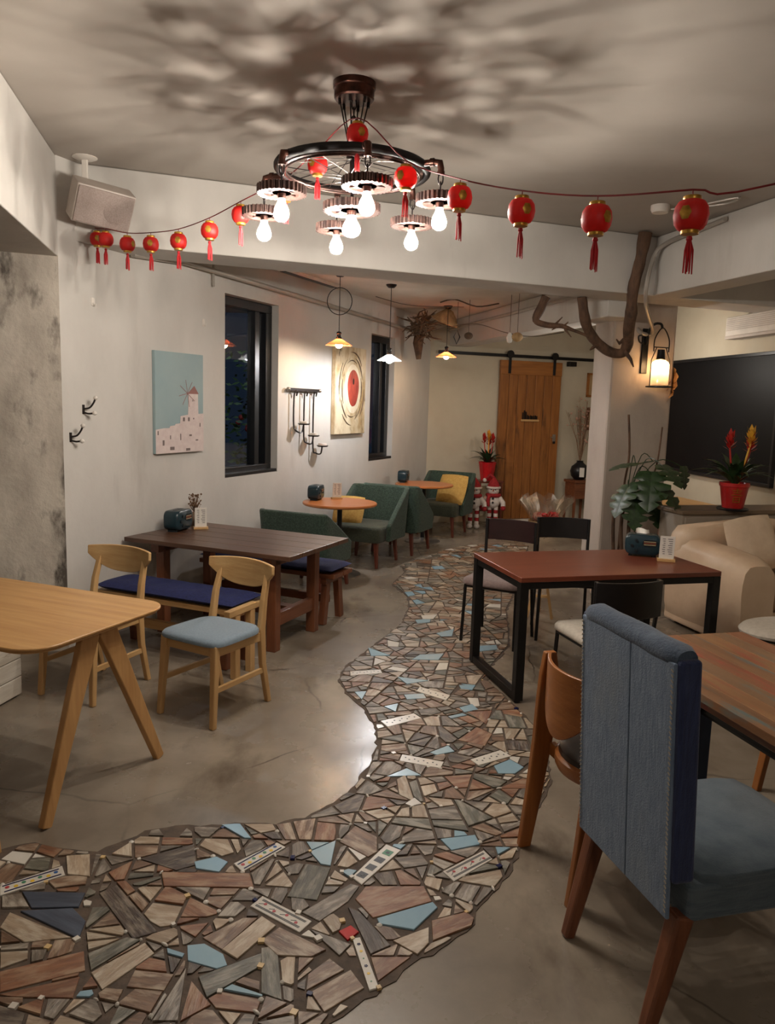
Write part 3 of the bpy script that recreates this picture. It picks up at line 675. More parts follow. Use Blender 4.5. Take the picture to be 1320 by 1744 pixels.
lan_lp = MB().tube([(0, 0, 0.045), (0, 0, 0.068)], 0.0018, 5).mesh('loop', 'cord_red')
lans = [(160, 405, 5.10), (180, 408, 4.98), (217, 416, 4.86), (257, 416, 4.74), (304, 411, 4.5), (357, 393, 4.28), (410, 366, 4.1), (487, 326, 3.95), (541, 281, 3.72), (609, 229, 3.45), (691, 303, 3.25), (783, 337, 2.98), (888, 360, 2.71), (1016, 373, 2.42), (1177, 367, 2.16)]
ordw = ['leftmost', 'second', 'third', 'fourth', 'fifth', 'sixth', 'seventh', 'eighth', 'ninth', 'tenth', 'eleventh', 'twelfth', 'thirteenth', 'fourteenth', 'fifteenth']
extra = {0: 'red lantern at the wall end of the cord beneath the speaker', 7: 'red lantern behind the left gear shades of the chandelier', 8: 'red lantern seen through the left of the spoked wheel', 9: 'red lantern hanging highest, in front of the chandelier cables', 10: 'red lantern hanging below the right rim of the chandelier wheel', 11: 'red lantern with gold mark just right of the rightmost gear shade', 14: 'largest red lantern, rightmost on the cord'}
sp_ = []
for i, (x, y, d) in enumerate(lans):
    p = atd(x, y, d)
    if i == 0: p = W(-0.33, 0.10, p.z)
    t = thing('paper_lantern', extra.get(i, '%s red lantern from the left on the cord' % ordw[i]), 'lantern', p, rng.uniform(-70, 70), 'red lanterns on the hanging cord')
    if i in (3, 4, 11): t.rotation_euler.z = R(10)
    child(lan_body, 'lantern_body', t); child(lan_cap, 'cap', t, Matrix.Translation((0, 0, 0.043))); child(lan_cap, 'cap', t, Matrix.Translation((0, 0, -0.043)))
    child(lan_tas, 'tassel', t); child(lan_emb, 'gold_character', t); child(lan_emb, 'gold_character', t, Matrix.Rotation(math.pi, 4, 'Z')); child(lan_lp, 'loop', t)
    sp_.append(p + Vector((0, 0, 0.066)))
cp = [W(-0.36, 0.015, sp_[0].z + 0.02)] + sp_ + [atd(1330, 311, 2.10), Vector((2.2, 1.98, 2.62)), Vector((3.50, 1.85, 2.98))]
tag(MB().tube(catmull(cp, 5), 0.0028, 5).build('lantern_cord', 'cord_red'), 'thin red cord carrying the row of lanterns across the room', 'cord')
# --- pendant lamps over the far tables
translucent('shade_pink', s(236, 172, 138), 0.7); translucent('shade_white', s(240, 238, 234), 0.75)
def pendant(label, p, zc, amber, ring=False, wid=0.125, hk=0.06):
    t = thing('pendant_lamp', label, 'lamp', (p[0], p[1], p[2]), 0, 'pendant lamps over the far tables')
    L0 = zc - p[2]
    MB().lathe([(0.0, L0 - 0.035), (0.03, L0 - 0.033), (0.05, L0 - 0.015), (0.055, L0)], 16).build('ceiling_rose', 'iron_dark', t)
    MB().tube([(0, 0, 0.10), (0, 0, L0 - 0.03)], 0.0035, 6).build('cord', 'black_metal', t)
    MB().lathe([(0.024, hk - 0.005), (0.026, hk + 0.012), (0.018, hk + 0.02), (0.018, hk + 0.04), (0.024, hk + 0.045), (0.022, hk + 0.06), (0.006, hk + 0.068), (0.0, hk + 0.068)], 14).build('lamp_socket', 'black_metal', t)
    sh = MB(); prof = [(0.020, hk), (0.05, hk * 0.72), (0.095, hk * 0.28), (wid, 0.0)]
    sh.lathe(prof + [(wid, -0.003), (0.095, hk * 0.28 - 0.004), (0.05, hk * 0.72 - 0.004), (0.020, hk - 0.004)], 28); sh.f = [f for f in sh.f if len(f) == 4]
    sh.build('lamp_shade', 'shade_pink' if amber else 'shade_white', t)
    MB().lathe([(r * 1.05, z * 0.9 + hk) for r, z in bulb_prof], 14).build('bulb', 'bulb_amber' if amber else 'bulb_cool', t, 80)
    if ring:
        n = 26; MB().tube([(0.115 * math.cos(2 * math.pi * i / n), 0.02 * math.sin(2 * math.pi * i / n), 0.40 + 0.125 * math.sin(2 * math.pi * i / n)) for i in range(n)], 0.004, 6, True).build('wire_ring', 'black_metal', t)
    return t
pendant('pendant lamp with pink cone shade and a wire ring on its cord', atd(577, 588, 7.35), CEILB, True, True)
pendant('pendant lamp with glowing white cone shade before the far window', atd(663, 614, 7.95), CEILB, False)
pendant('small pink pendant lamp near the barn door track', atd(760, 608, 9.5), CEILB, True)
# --- loudspeaker on a ceiling bracket
mat('mesh_grey', s(168, 152, 144), s(150, 134, 126), 0.6, scale=(120, 120, 120), bump=0.3, bscale=(220, 220, 220))
spk = thing('loudspeaker', 'grey box loudspeaker hung from a ceiling bracket in the corner', 'speaker', (-1.93, 5.0, CEIL))
MB().lathe([(0.0, -0.018), (0.05, -0.016), (0.075, -0.004), (0.075, 0.0)], 20).build('ceiling_plate', 'white_plastic', spk)
MB().bar((0, 0, -0.01), (0, 0, -0.17), 0.035, 0.02).bar((0.0, 0, -0.15), (0.0, 0, -0.19), 0.06, 0.03).build('bracket', 'white_plastic', spk, 0, bevel=0.003)
zf = Vector((0.50, -0.72, -0.48)).normalized(); xr = Vector((0.80, 0.52, -0.12)); xr = (xr - zf * xr.dot(zf)).normalized(); yu = zf.cross(xr)
Mx = Matrix.Identity(4)
for i in range(3): Mx[i][0] = xr[i]; Mx[i][1] = yu[i]; Mx[i][2] = zf[i]; Mx[i][3] = (0.10, -0.02, -0.28)[i]
b = MB(); w_, h_ = 0.175, 0.115
vs = []
for z, ww, hh in ((-0.11, 0.13, 0.075), (-0.07, w_, h_), (0.085, w_, h_)): vs += [(-ww, -hh, z), (ww, -hh, z), (ww, hh, z), (-ww, hh, z)]
b.add(vs, [(3, 2, 1, 0), (8, 9, 10, 11)] + [(i * 4 + j, i * 4 + (j + 1) % 4, (i + 1) * 4 + (j + 1) % 4, (i + 1) * 4 + j) for i in range(2) for j in range(4)]); b.xf(Mx)
b.build('cabinet', 'grey_plastic', spk, 0, bevel=0.006)
MB().box(-w_ + 0.008, w_ - 0.008, -h_ + 0.008, h_ - 0.008, 0.085, 0.097).xf(Mx).build('grille', 'mesh_grey', spk, 0, bevel=0.004)
MB().lathe([(0, 0), (0.075, 0.0), (0.07, 0.0025), (0, 0.0025)], 28, (0.07, 0.0, 0.0975)).xf(Mx).build('driver_outline', 'mesh_grey', spk)
# --- conduits
tag(MB().tube([W(0.05, 0.05, 2.66), W(0.6, 0.06, 2.70), W(2.2, 0.06, 2.68), W(5.6, 0.06, 2.63)], 0.021, 10).tube([W(0.98, 0.04, 2.58), W(0.98, 0.04, 2.95)], 0.012, 6).build('wall_conduit', 'conduit'), 'grey conduit pipe running above the windows along the left wall', 'pipe')
tag(MB().tube([W(0.3, 0.2, 2.845), W(1.5, 0.75, 2.845)], 0.014, 8).build('ceiling_conduit', 'conduit'), 'thin grey conduit under the far ceiling close behind the beam', 'pipe')
tl = thing('light_track', 'black and white ceiling light track behind the front beam', 'light track', W(2.38, 0.13, CEILB))
tl.rotation_euler.z = -R(AW)
MB().box(-0.05, 0.05, -0.55, 0.55, -0.03, 0.0).build('housing', 'white_plastic', tl, 0, bevel=0.004); MB().box(-0.03, 0.03, -0.5, 0.5, -0.034, -0.029).build('slot', 'black_frame', tl, 0)
tag(MB().tube([BB0 + D_ * 0.05 - dirv(AD + 90) * 0.03 + Vector((0, 0, 2.76)), BB0 + D_ * 4.2 - dirv(AD + 90) * 0.03 + Vector((0, 0, 2.74))], 0.02, 8).build('beam_conduit', 'conduit'), 'grey conduit pipe along the side of the back beam', 'pipe')
PF = lambda x, d, z: PL + B_ * x - BN * d + Vector((0, 0, z))          # on the pillar's front face
tag(MB().tube(catmull([PF(0.28, -0.05, 2.50), PF(0.28, 0.05, 2.42), PF(0.38, 0.08, 2.44), NR + B_ * 0.0 + Vector((-0.10, -0.13, 2.62)), NR + Vector((-0.06, -0.14, 2.95)), NR + Vector((0.02, -0.22, 3.05)), NR - D_ * 0.55 + Vector((-0.03, 0, 3.07)), NR - D_ * 0.9 + Vector((-0.03, 0, 3.09))], 6), 0.018, 8).build('pillar_conduit', 'conduit'), 'pale conduit pipe bending from the pillar up over the beam corner', 'pipe')
sd = thing('smoke_detector', 'small white ceiling box with a loop of grey cable', 'detector', at(1125, 350, CEIL))
MB().lathe([(0.0, -0.05), (0.055, -0.05), (0.065, -0.03), (0.065, 0.0)], 20).build('housing', 'white_plastic', sd)
MB().tube(catmull([(0.05, 0, -0.02), (0.15, -0.05, -0.03), (0.38, -0.2, -0.025), (0.40, -0.34, -0.02), (0.22, -0.16, -0.03)], 6), 0.008, 6).build('cable', 'conduit', sd)
# --- wall lantern on the pillar
glass('lamp_glass', (1.0, 0.93, 0.82, 1), 0.05, 0.08)
_n = MATS['lamp_glass'].node_tree; _t = _n.nodes.new('ShaderNodeBsdfTranslucent'); _t.inputs[0].default_value = (1.0, 0.88, 0.72, 1); _m = _n.nodes.new('ShaderNodeMixShader'); _m.inputs[0].default_value = 0.35
_o = _n.nodes['Material Output']; _s = _o.inputs[0].links[0].from_socket; _n.links.new(_s, _m.inputs[1]); _n.links.new(_t.outputs[0], _m.inputs[2]); _n.links.new(_m.outputs[0], _o.inputs[0])
emit('bulb_filament', (1.0, 0.70, 0.42, 1), 60)
wlp = thing('wall_lantern', 'black iron wall lantern with a ribbed glass jar on the pillar', 'lamp', PF(0.36, 0.0, 2.27), AB - 90)
# local: x along face, -y out of the face
MB().box(-0.035, 0.035, -0.02, 0.0, -0.22, 0.20).build('back_plate', 'black_metal', wlp, 0, bevel=0.004)
MB().tube(catmull([(0, -0.02, 0.05), (0.0, -0.05, 0.17), (0.02, -0.10, 0.235), (0.06, -0.14, 0.235), (0.07, -0.15, 0.20)], 5), 0.012, 8).tube(catmull([(-0.03, -0.02, 0.06), (-0.10, -0.05, 0.07), (-0.12, -0.06, 0.12), (-0.08, -0.06, 0.13)], 4), 0.008, 6).build('bracket_arm', 'black_metal', wlp)
b = MB(); b.tube(catmull([(-0.015, -0.16, -0.02), (-0.01, -0.16, 0.10), (0.07, -0.16, 0.20), (0.15, -0.16, 0.10), (0.155, -0.16, -0.02)], 6), 0.006, 6); b.bar((-0.015, -0.16, 0.02), (0.155, -0.16, 0.02), 0.01, 0.01)
for sx in (-0.035, 0.175): b.tube([(0.07 + (sx - 0.07) * 0.5, -0.16, 0.02), (sx, -0.16, -0.10), (sx, -0.16, -0.34)], 0.005, 6)
b.build('cage', 'black_metal', wlp)
MB().lathe([(0.0, 0.0), (0.032, -0.0), (0.04, -0.08), (0.045, -0.09), (0.028, -0.09)], 16, (0.07, -0.16, 0.0)).build('lamp_socket', 'black_metal', wlp)
MB().lathe([(0.045, -0.095), (0.075, -0.115), (0.086, -0.14), (0.086, -0.33), (0.083, -0.33), (0.083, -0.14), (0.072, -0.118), (0.045, -0.099)], 32, (0.07, -0.16, 0.0), lobes=32, amp=-0.02).build('glass_jar', 'lamp_glass', wlp, 60)
MB().lathe([(0.092, -0.35), (0.118, -0.35), (0.118, -0.338), (0.092, -0.338), (0.092, -0.35)], 24, (0.07, -0.16, 0.0)).build('base_ring', 'black_metal', wlp)
MB().lathe([(r * 0.75, z * 1.15 - 0.10) for r, z in bulb_prof], 12, (0.07, -0.16, 0.0)).build('bulb', 'bulb_filament', wlp, 80)
# --- branches and dried things
mat('bark', s(104, 76, 56), s(66, 48, 36), 0.85, scale=(14, 14, 5), bump=0.6, bscale=(30, 30, 12))
mat('dry_root', s(112, 88, 66), s(74, 56, 42), 0.85, scale=(14, 14, 14), bump=0.5)
def rough(pts, r0, r1, k=7, seed=1, amp=0.012):
    P = catmull(pts, k); n = len(P)
    for i, p in enumerate(P): p += amp * Vector((noise.noise(p * 4 + Vector((seed, 0, 0))), noise.noise(p * 4 + Vector((0, seed, 9))), noise.noise(p * 4 + Vector((3, 0, seed)))))
    return P, [(r0 + (r1 - r0) * i / (n - 1)) * (1 + 0.22 * noise.noise(p * 9 + Vector((seed, seed, 0)))) for i, p in enumerate(P)]
br = MB()
pp = [atd(1098, 400, 6.55), atd(1092, 440, 6.55), atd(1080, 490, 6.6), atd(1074, 540, 6.75), atd(1070, 580, 7.0), atd(1060, 601, 7.1), atd(1035, 598, 7.1), atd(1012, 575, 7.05), atd(997, 545, 6.95), atd(991, 505, 6.9)]
P, rr = rough(pp, 0.05, 0.042, 6, 2, 0.02); br.tube(P, rr, 10)
for a, c, d in (((1066, 575), (1055, 585), (1050, 578)), ((1064, 598), (1074, 612), (1079, 625)), ((1020, 585), (1010, 592), (1005, 596))):
    br.tube([atd(a[0], a[1], 7.05), atd(c[0], c[1], 7.03), atd(d[0], d[1], 7.0)], [0.02, 0.015, 0.006], 6)
tag(br.build('driftwood_branch', 'bark'), 'thick U shaped driftwood branch hung against the pillar', 'branch')
br = MB(); P, rr = rough([atd(932, 503, 7.0), atd(922, 525, 7.0), atd(912, 545, 7.0), atd(930, 552, 7.0), atd(955, 556, 7.0), atd(975, 565, 7.0), atd(1000, 574, 7.0)], 0.042, 0.012, 5, 5, 0.02); br.tube(P, rr, 8)
for a, c in (((945, 553), (958, 540)), ((962, 560), (973, 574)), ((950, 556), (940, 562)), ((960, 556), (968, 548))): br.tube([atd(*a, 7.0), atd(*c, 6.96)], [0.012, 0.004], 5)
tag(br.build('driftwood_branch', 'bark'), 'crooked driftwood twig hung below the back of the beam', 'branch')
br = MB()
for i in range(70):
    a = atd(718 + rng.gauss(0, 9), 556 + rng.gauss(0, 9), 9.85 + rng.uniform(-0.12, 0.08)); d = Vector((rng.uniform(-1, 1), rng.uniform(-0.6, 0.1), rng.uniform(-1, 0.8))) * 0.2
    br.tube([a, a + d * 0.5 + Vector((rng.uniform(-0.03, 0.03), 0, rng.uniform(-0.03, 0.03))), a + d], [0.014, 0.010, 0.004], 5)
br.tube([atd(716, 560, 9.95), atd(712, 585, 9.95), atd(713, 612, 9.95)], [0.06, 0.065, 0.03], 8)
tag(br.build('dried_root', 'dry_root'), 'tangled dried root fixed high in the far corner', 'root')
mat('straw', s(186, 156, 112), s(158, 126, 86), 0.8, scale=(30, 30, 6), bump=0.3)
hat = thing('straw_hat', 'conical straw hat hung under the far ceiling', 'hat', atd(762, 538, 9.7))
hat.rotation_euler = (R(15), R(20), 0)
b = MB(); b.lathe([(0.17, -0.07), (0.12, 0.0), (0.05, 0.07), (0.0, 0.085)], 24); b.f = [f for f in b.f if len(f) == 4]; b.build('cone', 'straw', hat)
MB().tube(circ(0.17, -0.07, 28), 0.008, 6, True).build('rim', 'straw', hat)
# fairy wires and small ornaments under the back beam
mat('wire_grey', s(90, 78, 66), None, 0.7)
fw = MB()
fw.tube(catmull([atd(690, 575, 9.6), atd(760, 558, 9.3), atd(812, 552, 9.0), atd(860, 566, 8.6), atd(905, 573, 8.2), atd(960, 566, 7.6)], 6), 0.004, 5)
fw.tube(catmull([atd(750, 515, 9.0), atd(775, 510, 8.9), atd(812, 522, 8.8), atd(850, 517, 8.7)], 5), 0.008, 5)
fw.tube(catmull([atd(640, 505, 8.4), atd(700, 520, 8.8), atd(790, 523, 8.8)], 5), 0.004, 5)
tag(fw.build('hanging_wire', 'wire_grey'), 'thin twiggy wire strung below the back ceiling beam', 'wire')
for lab, x, y, d, r, mm in (('dark little ball ornament on the hanging wire', 798, 572, 8.9, 0.05, 'dry_root'), ('brown seed pod hanging from the wire before the barn door', 881, 574, 8.3, 0.06, 'straw')):
    t = thing('hanging_ornament', lab, 'ornament', atd(x, y, d)); MB().ball((0, 0, 0), r, 12, 8, (1, 1, 0.8)).build('ball', mm, t); MB().tube([(0, 0, r * 0.7), (0, 0, CEILB - t.location.z)], 0.003, 5).build('hook', 'wire_grey', t)
t = thing('hanging_ornament', 'small pale shell ornament hanging beside the seed pod', 'ornament', atd(868, 575, 8.4)); MB().lathe([(0.0, -0.06), (0.025, -0.05), (0.035, 0.0), (0.015, 0.05), (0.0, 0.055)], 12).build('shell', 'shade_white', t); MB().tube([(0, 0, 0.05), (0, 0, CEILB - t.location.z)], 0.003, 5).build('hook', 'wire_grey', t)
t = thing('hanging_ornament', 'dark diamond frame hanging left of the ball ornament', 'ornament', atd(778, 574, 9.1)); MB().tube([(0, 0, -0.08), (0.035, 0, 0), (0, 0, 0.08), (-0.035, 0, 0)], 0.008, 5, True).build('frame', 'black_metal', t); MB().tube([(0, 0, 0.08), (0, 0, CEILB - t.location.z)], 0.003, 5).build('hook', 'wire_grey', t)
# ------------------------------------------------------------------ furniture: left half
wood('oak_x', s(196, 152, 96), s(172, 126, 74), 'x', 0.4); wood('oak_y', s(196, 152, 96), s(172, 126, 74), 'y', 0.4); wood('oak_z', s(196, 150, 96), s(170, 124, 74), 'z', 0.45)
wood('pale_x', s(206, 168, 116), s(186, 144, 92), 'x', 0.4); wood('pale_y', s(206, 168, 116), s(186, 144, 92), 'y', 0.4); wood('pale_z', s(206, 166, 114), s(184, 142, 90), 'z', 0.45)
wood('dark_x', s(96, 66, 48), s(66, 44, 33), 'x', 0.35, rnd=0.08); wood('dark_y', s(96, 66, 48), s(66, 44, 33), 'y', 0.4)
wood('red_z', s(134, 80, 50), s(98, 56, 36), 'z', 0.4); wood('red_x', s(134, 80, 50), s(98, 56, 36), 'x', 0.4); wood('red_y', s(134, 80, 50), s(98, 56, 36), 'y', 0.4)
wood('mahogany_z', s(112, 56, 38), s(84, 40, 28), 'z', 0.35)
wood('orange_x', s(190, 118, 66), s(172, 100, 52), 'x', 0.3)
mat('blue_grey_fabric', s(122, 138, 150), s(110, 126, 138), 0.75, scale=(90, 90, 90), bump=0.15, sheen=0.2)
mat('navy_fabric', s(34, 42, 92), s(24, 30, 70), 0.9, scale=(60, 60, 60), bump=0.2)
mat('green_fabric', s(58, 76, 62), s(40, 56, 46), 0.85, scale=(70, 70, 70), ramp=(0.45, 0.55), bump=0.5, bscale=(70, 70, 70), sheen=0.1)
mat('green_seat', s(66, 70, 54), s(52, 56, 44), 0.85, scale=(60, 60, 60), bump=0.25, sheen=0.1)
mat('yellow_fabric', s(196, 158, 84), s(178, 138, 68), 0.85, scale=(40, 40, 40), bump=0.2)
mat('white_paint_wood', s(206, 198, 184), s(180, 170, 154), 0.6, scale=(3, 3, 30), c3=s(150, 132, 108), ramp3=(0.62, 0.72), scale3=(4, 4, 24))
mat('teal_plastic', s(26, 50, 58), s(20, 40, 48), 0.28)
mat('teal_dark', s(14, 26, 32), None, 0.4)
mat('cream_trim', s(190, 170, 130), None, 0.4)
mat('rust_trim', s(168, 84, 50), None, 0.4)
mat('card_white', s(226, 220, 210), None, 0.6)
mat('print_grey', s(120, 116, 112), None, 0.7)
# oak table with V legs
T = thing('oak_table', 'oak table with rounded corners and splayed V legs at the left edge', 'table', (-1.706, 3.36, 0), 22)
MB().prism(rrect(1.19, 0.80, 0.13, 8), 0.716, 0.728).prism(rrect(1.21, 0.82, 0.135, 8), 0.728, 0.74).build('table_top', 'oak_x', T, 40, bevel=0.004)
for sx in (-1, 1):
    for sy in (-1, 1):
        MB().bar((0.035 + sx * 0.495, sy * 0.045, 0.712), (0.035 + sx * 0.53, sy * 0.345, 0.0), 0.032, 0.10, 0.032, 0.046, side=(1, 0, 0)).build('leg', 'oak_z', T, 0, bevel=0.005)
MB().box(-0.44, 0.51, -0.02, 0.02, 0.655, 0.714).build('apron', 'oak_x', T, 0, bevel=0.003)
# pale wood chairs with blue-grey seats
def pale_chair(label, loc, az, seat='blue_grey_fabric'):
    c = thing('dining_chair', label, 'chair', loc, az, 'pale wood chairs around the oak table')
    for sx in (-1, 1):
        MB().bar((sx * 0.175, 0.17, 0.435), (sx * 0.19, 0.205, 0.0), 0.04, 0.04, 0.03, 0.03).build('leg', 'pale_z', c, 0, bevel=0.006)
        lg = MB(); P = [(sx * 0.175, -0.26, 0.0), (sx * 0.178, -0.205, 0.24), (sx * 0.18, -0.19, 0.44), (sx * 0.176, -0.215, 0.60), (sx * 0.168, -0.255, 0.735)]
        ws = [0.03, 0.036, 0.044, 0.036, 0.028]
        vs = []; 
        for (x, y, z), w in zip(P, ws): vs += [(x - 0.015, y - w / 2, z), (x + 0.015, y - w / 2, z), (x + 0.015, y + w / 2, z), (x - 0.015, y + w / 2, z)]
        lg.add(vs, [(3, 2, 1, 0), (16, 17, 18, 19)] + [(i * 4 + j, i * 4 + (j + 1) % 4, i * 4 + 4 + (j + 1) % 4, i * 4 + 4 + j) for i in range(4) for j in range(4)])
        lg.build('leg', 'pale_z', c, 0, bevel=0.005)
        MB().bar((sx * 0.185, 0.19, 0.20), (sx * 0.178, -0.215, 0.20), 0.018, 0.03, side=(1, 0, 0)).build('stretcher', 'pale_y', c, 0, bevel=0.003)
        MB().bar((sx * 0.176, 0.165, 0.40), (sx * 0.178, -0.19, 0.40), 0.02, 0.05, side=(1, 0, 0)).build('seat_rail', 'pale_y', c, 0, bevel=0.003)
    MB().bar((-0.175, 0.17, 0.40), (0.175, 0.17, 0.40), 0.02, 0.05, side=(0, 1, 0)).build('seat_rail', 'pale_x', c, 0, bevel=0.003)
    MB().bar((-0.175, -0.19, 0.40), (0.175, -0.19, 0.40), 0.02, 0.05, side=(0, 1, 0)).build('seat_rail', 'pale_x', c, 0, bevel=0.003)
    st = MB(); n = 9
    sq = [(0.215 * (abs(math.cos(t)) ** 0.42) * (1 if math.cos(t) > 0 else -1) * (1 + 0.06 * math.sin(t)), 0.005 + 0.205 * (abs(math.sin(t)) ** 0.42) * (1 if math.sin(t) > 0 else -1)) for t in [2 * math.pi * i / 40 for i in range(40)]]
    vs = []; lv = [(0.93, 0.425), (1.0, 0.432), (1.0, 0.448), (0.96, 0.460), (0.85, 0.466), (0.5, 0.468), (0.02, 0.468)]
    for k, z in lv: vs += [(x * k, y * k, z) for x, y in sq]
    m_ = 40; st.add(vs, [tuple(range(m_))[::-1]] + [(i * m_ + j, i * m_ + (j + 1) % m_, (i + 1) * m_ + (j + 1) % m_, (i + 1) * m_ + j) for i in range(len(lv) - 1) for j in range(m_)] + [tuple((len(lv) - 1) * m_ + j for j in range(m_))])
    st.build('seat', seat, c, 50)
    def back(a, b):
        x = (a * 2 - 1); top = 0.805 - 0.012 * x * x; low = 0.645 + 0.10 * abs(x) ** 2.6; z = low + (top - low) * b
        return (x * 0.235, -0.275 + 0.055 * x * x - 0.06 * (z - 0.72), z)
    MB().slab(back, 0.018, 21, 6).build('backrest', 'pale_x', c, 50, bevel=0.004)
    return c
pc = pale_chair('pale wood chair with a blue-grey seat, standing clear on the floor', (-0.93, 4.06, 0), 210)
dup(pc, (-1.68, 4.30, 0), 203, 'pale wood chair half behind the oak table, by the navy bench')
dup(pc, (-1.66, 2.52, 0), 20, 'pale wood chair cut by the left edge, near leg only in view')
# white plank bench box in the left bay
bx = thing('plank_bench', 'low white painted plank box under the oak table', 'bench', (-2.62, 3.75, 0), 10)
for k in range(4): MB().box(-0.56, 0.50, 0.14, 0.52, 0.012 + 0.105 * k, 0.112 + 0.105 * k).build('plank', 'white_paint_wood', bx, 0, bevel=0.003)
MB().box(-0.58, 0.52, 0.12, 0.54, 0.432, 0.455).build('seat_board', 'white_paint_wood', bx, 0, bevel=0.004)
MB().box(-0.5, 0.48, 0.16, 0.5, 0.0, 0.012).build('plinth', 'black_frame', bx, 0)
# dark plank table at the wall; local x = away from wall, y = along wall
T = thing('plank_table', 'dark brown plank table standing end-on to the left wall', 'table', W(0.35, 0.72, 0), AW, None)
for k in range(5):
    y0_ = -0.425 + k * 0.17; MB().box(-0.68, 0.68, y0_ + 0.002, y0_ + 0.168, 0.668, 0.70).build('plank', 'dark_x', T, 0, bevel=0.003)
for sx in (-0.46, 0.47):
    for sy in (-0.27, 0.27): MB().bar((sx, sy, 0.0), (sx, sy, 0.668), 0.07, 0.07).build('leg', 'red_z', T, 0, bevel=0.004)
    MB().box(sx - 0.035, sx + 0.035, -0.36, 0.36, 0.60, 0.667).build('cross_rail', 'red_y', T, 0, bevel=0.004)
    MB().box(sx - 0.025, sx + 0.025, -0.235, 0.235, 0.17, 0.26).build('stretcher', 'red_y', T, 0, bevel=0.003)
MB().box(-0.43, 0.44, -0.04, 0.04, 0.175, 0.255).build('long_stretcher', 'red_x', T, 0, bevel=0.003)
def bench(label, loc, az, L0, mats, splay, wd=0.32, zt=0.40):
    b_ = thing('bench', label, 'bench', loc, az, 'benches with navy cushions')
    mx_, mz_ = mats
    for k in (-1, 1): MB().box(-L0 / 2, L0 / 2, k * wd / 4 - wd / 4 + 0.003, k * wd / 4 + wd / 4 - 0.003, zt - 0.035, zt).build('seat_plank', mx_, b_, 0, bevel=0.004)
    for sx in (-1, 1):
        x = sx * (L0 / 2 - 0.10)
        for sy in (-1, 1): MB().bar((x, sy * wd * 0.26, zt - 0.036), (x, sy * (wd * 0.26 + splay), 0.0), 0.05, 0.06, side=(1, 0, 0)).build('leg', mz_, b_, 0, bevel=0.004)
        MB().box(x - 0.025, x + 0.025, -wd / 2 + 0.02, wd / 2 - 0.02, zt - 0.085, zt - 0.036).build('cross_rail', mx_, b_, 0, bevel=0.003)
    MB().box(-L0 / 2 + 0.12, L0 / 2 - 0.12, -0.02, 0.02, 0.14, 0.20).build('stretcher', mx_, b_, 0, bevel=0.003)
    cu = MB()
    def cfn(sg):
        def fn(a, c):
            x = a * 2 - 1; y = c * 2 - 1; e = (max(0, 1 - abs(x) ** 14) ** 0.5) * (max(0, 1 - abs(y) ** 4) ** 0.5)
            tuft = 1 - 0.28 * math.exp(-((math.fmod(a * 4 + 4, 1) - 0.5) / 0.16) ** 2 - (y / 0.3) ** 2) - 0.12 * math.exp(-((math.fmod(a * 4 + 4.5, 1) - 0.5) / 0.07) ** 2)
            return (x * (L0 / 2 - 0.01), y * (wd / 2 + 0.01), zt + 0.032 + sg * 0.032 * e * (tuft if sg > 0 else 1))
        return fn
    cu.grid(cfn(1), 41, 13); cu.grid(lambda a, c: cfn(-1)(1 - a, c), 41, 13)
    cu.build('seat_cushion', 'navy_fabric', b_, 80); return b_
bench('low bench with navy cushion on the near side of the plank table', W(-0.26, 0.66, 0), AW, 1.12, ('pale_x', 'red_z'), 0.03)
bench('low bench with navy cushion on the far side of the plank table', W(0.94, 0.66, 0), AW, 1.24, ('red_x', 'red_z'), 0.06)
# pine arm rest post seen behind the near chair
ar = thing('bench_end', 'pale pine end frame standing at the near bench end', 'bench end', W(-0.42, 1.27, 0), AW)
MB().box(-0.022, 0.022, -0.15, 0.15, 0.40, 0.44).build('top_rail', 'pale_y', ar, 0, bevel=0.004); 
for sy in (-0.06, 0.10): MB().box(-0.02, 0.02, sy - 0.025, sy + 0.025, 0.0, 0.40).build('post', 'pale_z', ar, 0, bevel=0.003)
# retro radio tissue boxes
def radio(label, loc, az, k=1.0):
    r_ = thing('radio_tissue_box', label, 'tissue box', loc, az, 'retro radio shaped tissue boxes'); r_.scale = (k, k, k)
    b = MB(); prof = rrect(0.24, 0.145, 0.045, 6, 0, 0.085)
    vs = []; lv = ((-0.06, 0.9), (-0.055, 0.97), (-0.04, 1.0), (0.04, 1.0), (0.055, 0.97), (0.06, 0.9)); n = len(prof)
    for y, q in lv: vs += [(x * q, -y, 0.085 + (z - 0.085) * q) for x, z in prof]
    b.add(vs, [tuple(range(n))] + [(i * n + j, (i + 1) * n + j, (i + 1) * n + (j + 1) % n, i * n + (j + 1) % n) for i in range(5) for j in range(n)] + [tuple(5 * n + j for j in range(n))[::-1]]); b.build('body', 'teal_plastic', r_, 50)
    # front faces +y
    MB().prism(rrect(0.10, 0.05, 0.024, 5), 0.0, 0.006).xf(Matrix.Translation((-0.045, 0.058, 0.10)) @ Matrix.Rotation(-math.pi / 2, 4, 'X')).build('dial', 'teal_dark', r_)
    for i in range(3): MB().box(-0.085, -0.005, 0.064, 0.066, 0.087 + i * 0.011, 0.091 + i * 0.011).build('dial_bar', 'rust_trim' if i % 2 else 'cream_trim', r_, 0)
    for i in range(3): MB().lathe([(0.0, 0.0), (0.011, 0.0), (0.010, 0.012), (0.0, 0.013)], 12).xf(Matrix.Translation((0.045 + 0.03 * (i % 2), 0.058, 0.115 - 0.035 * i)) @ Matrix.Rotation(-math.pi / 2, 4, 'X')).build('knob', 'teal_dark', r_)
    for sx in (-0.08, 0.08): MB().box(sx - 0.012, sx + 0.012, -0.035, 0.035, 0.0, 0.014).build('foot', 'teal_dark', r_, 0)
    MB().prism(rrect(0.12, 0.04, 0.018, 5), 0.1535, 0.159).build('slot', 'teal_dark', r_)
    return r_
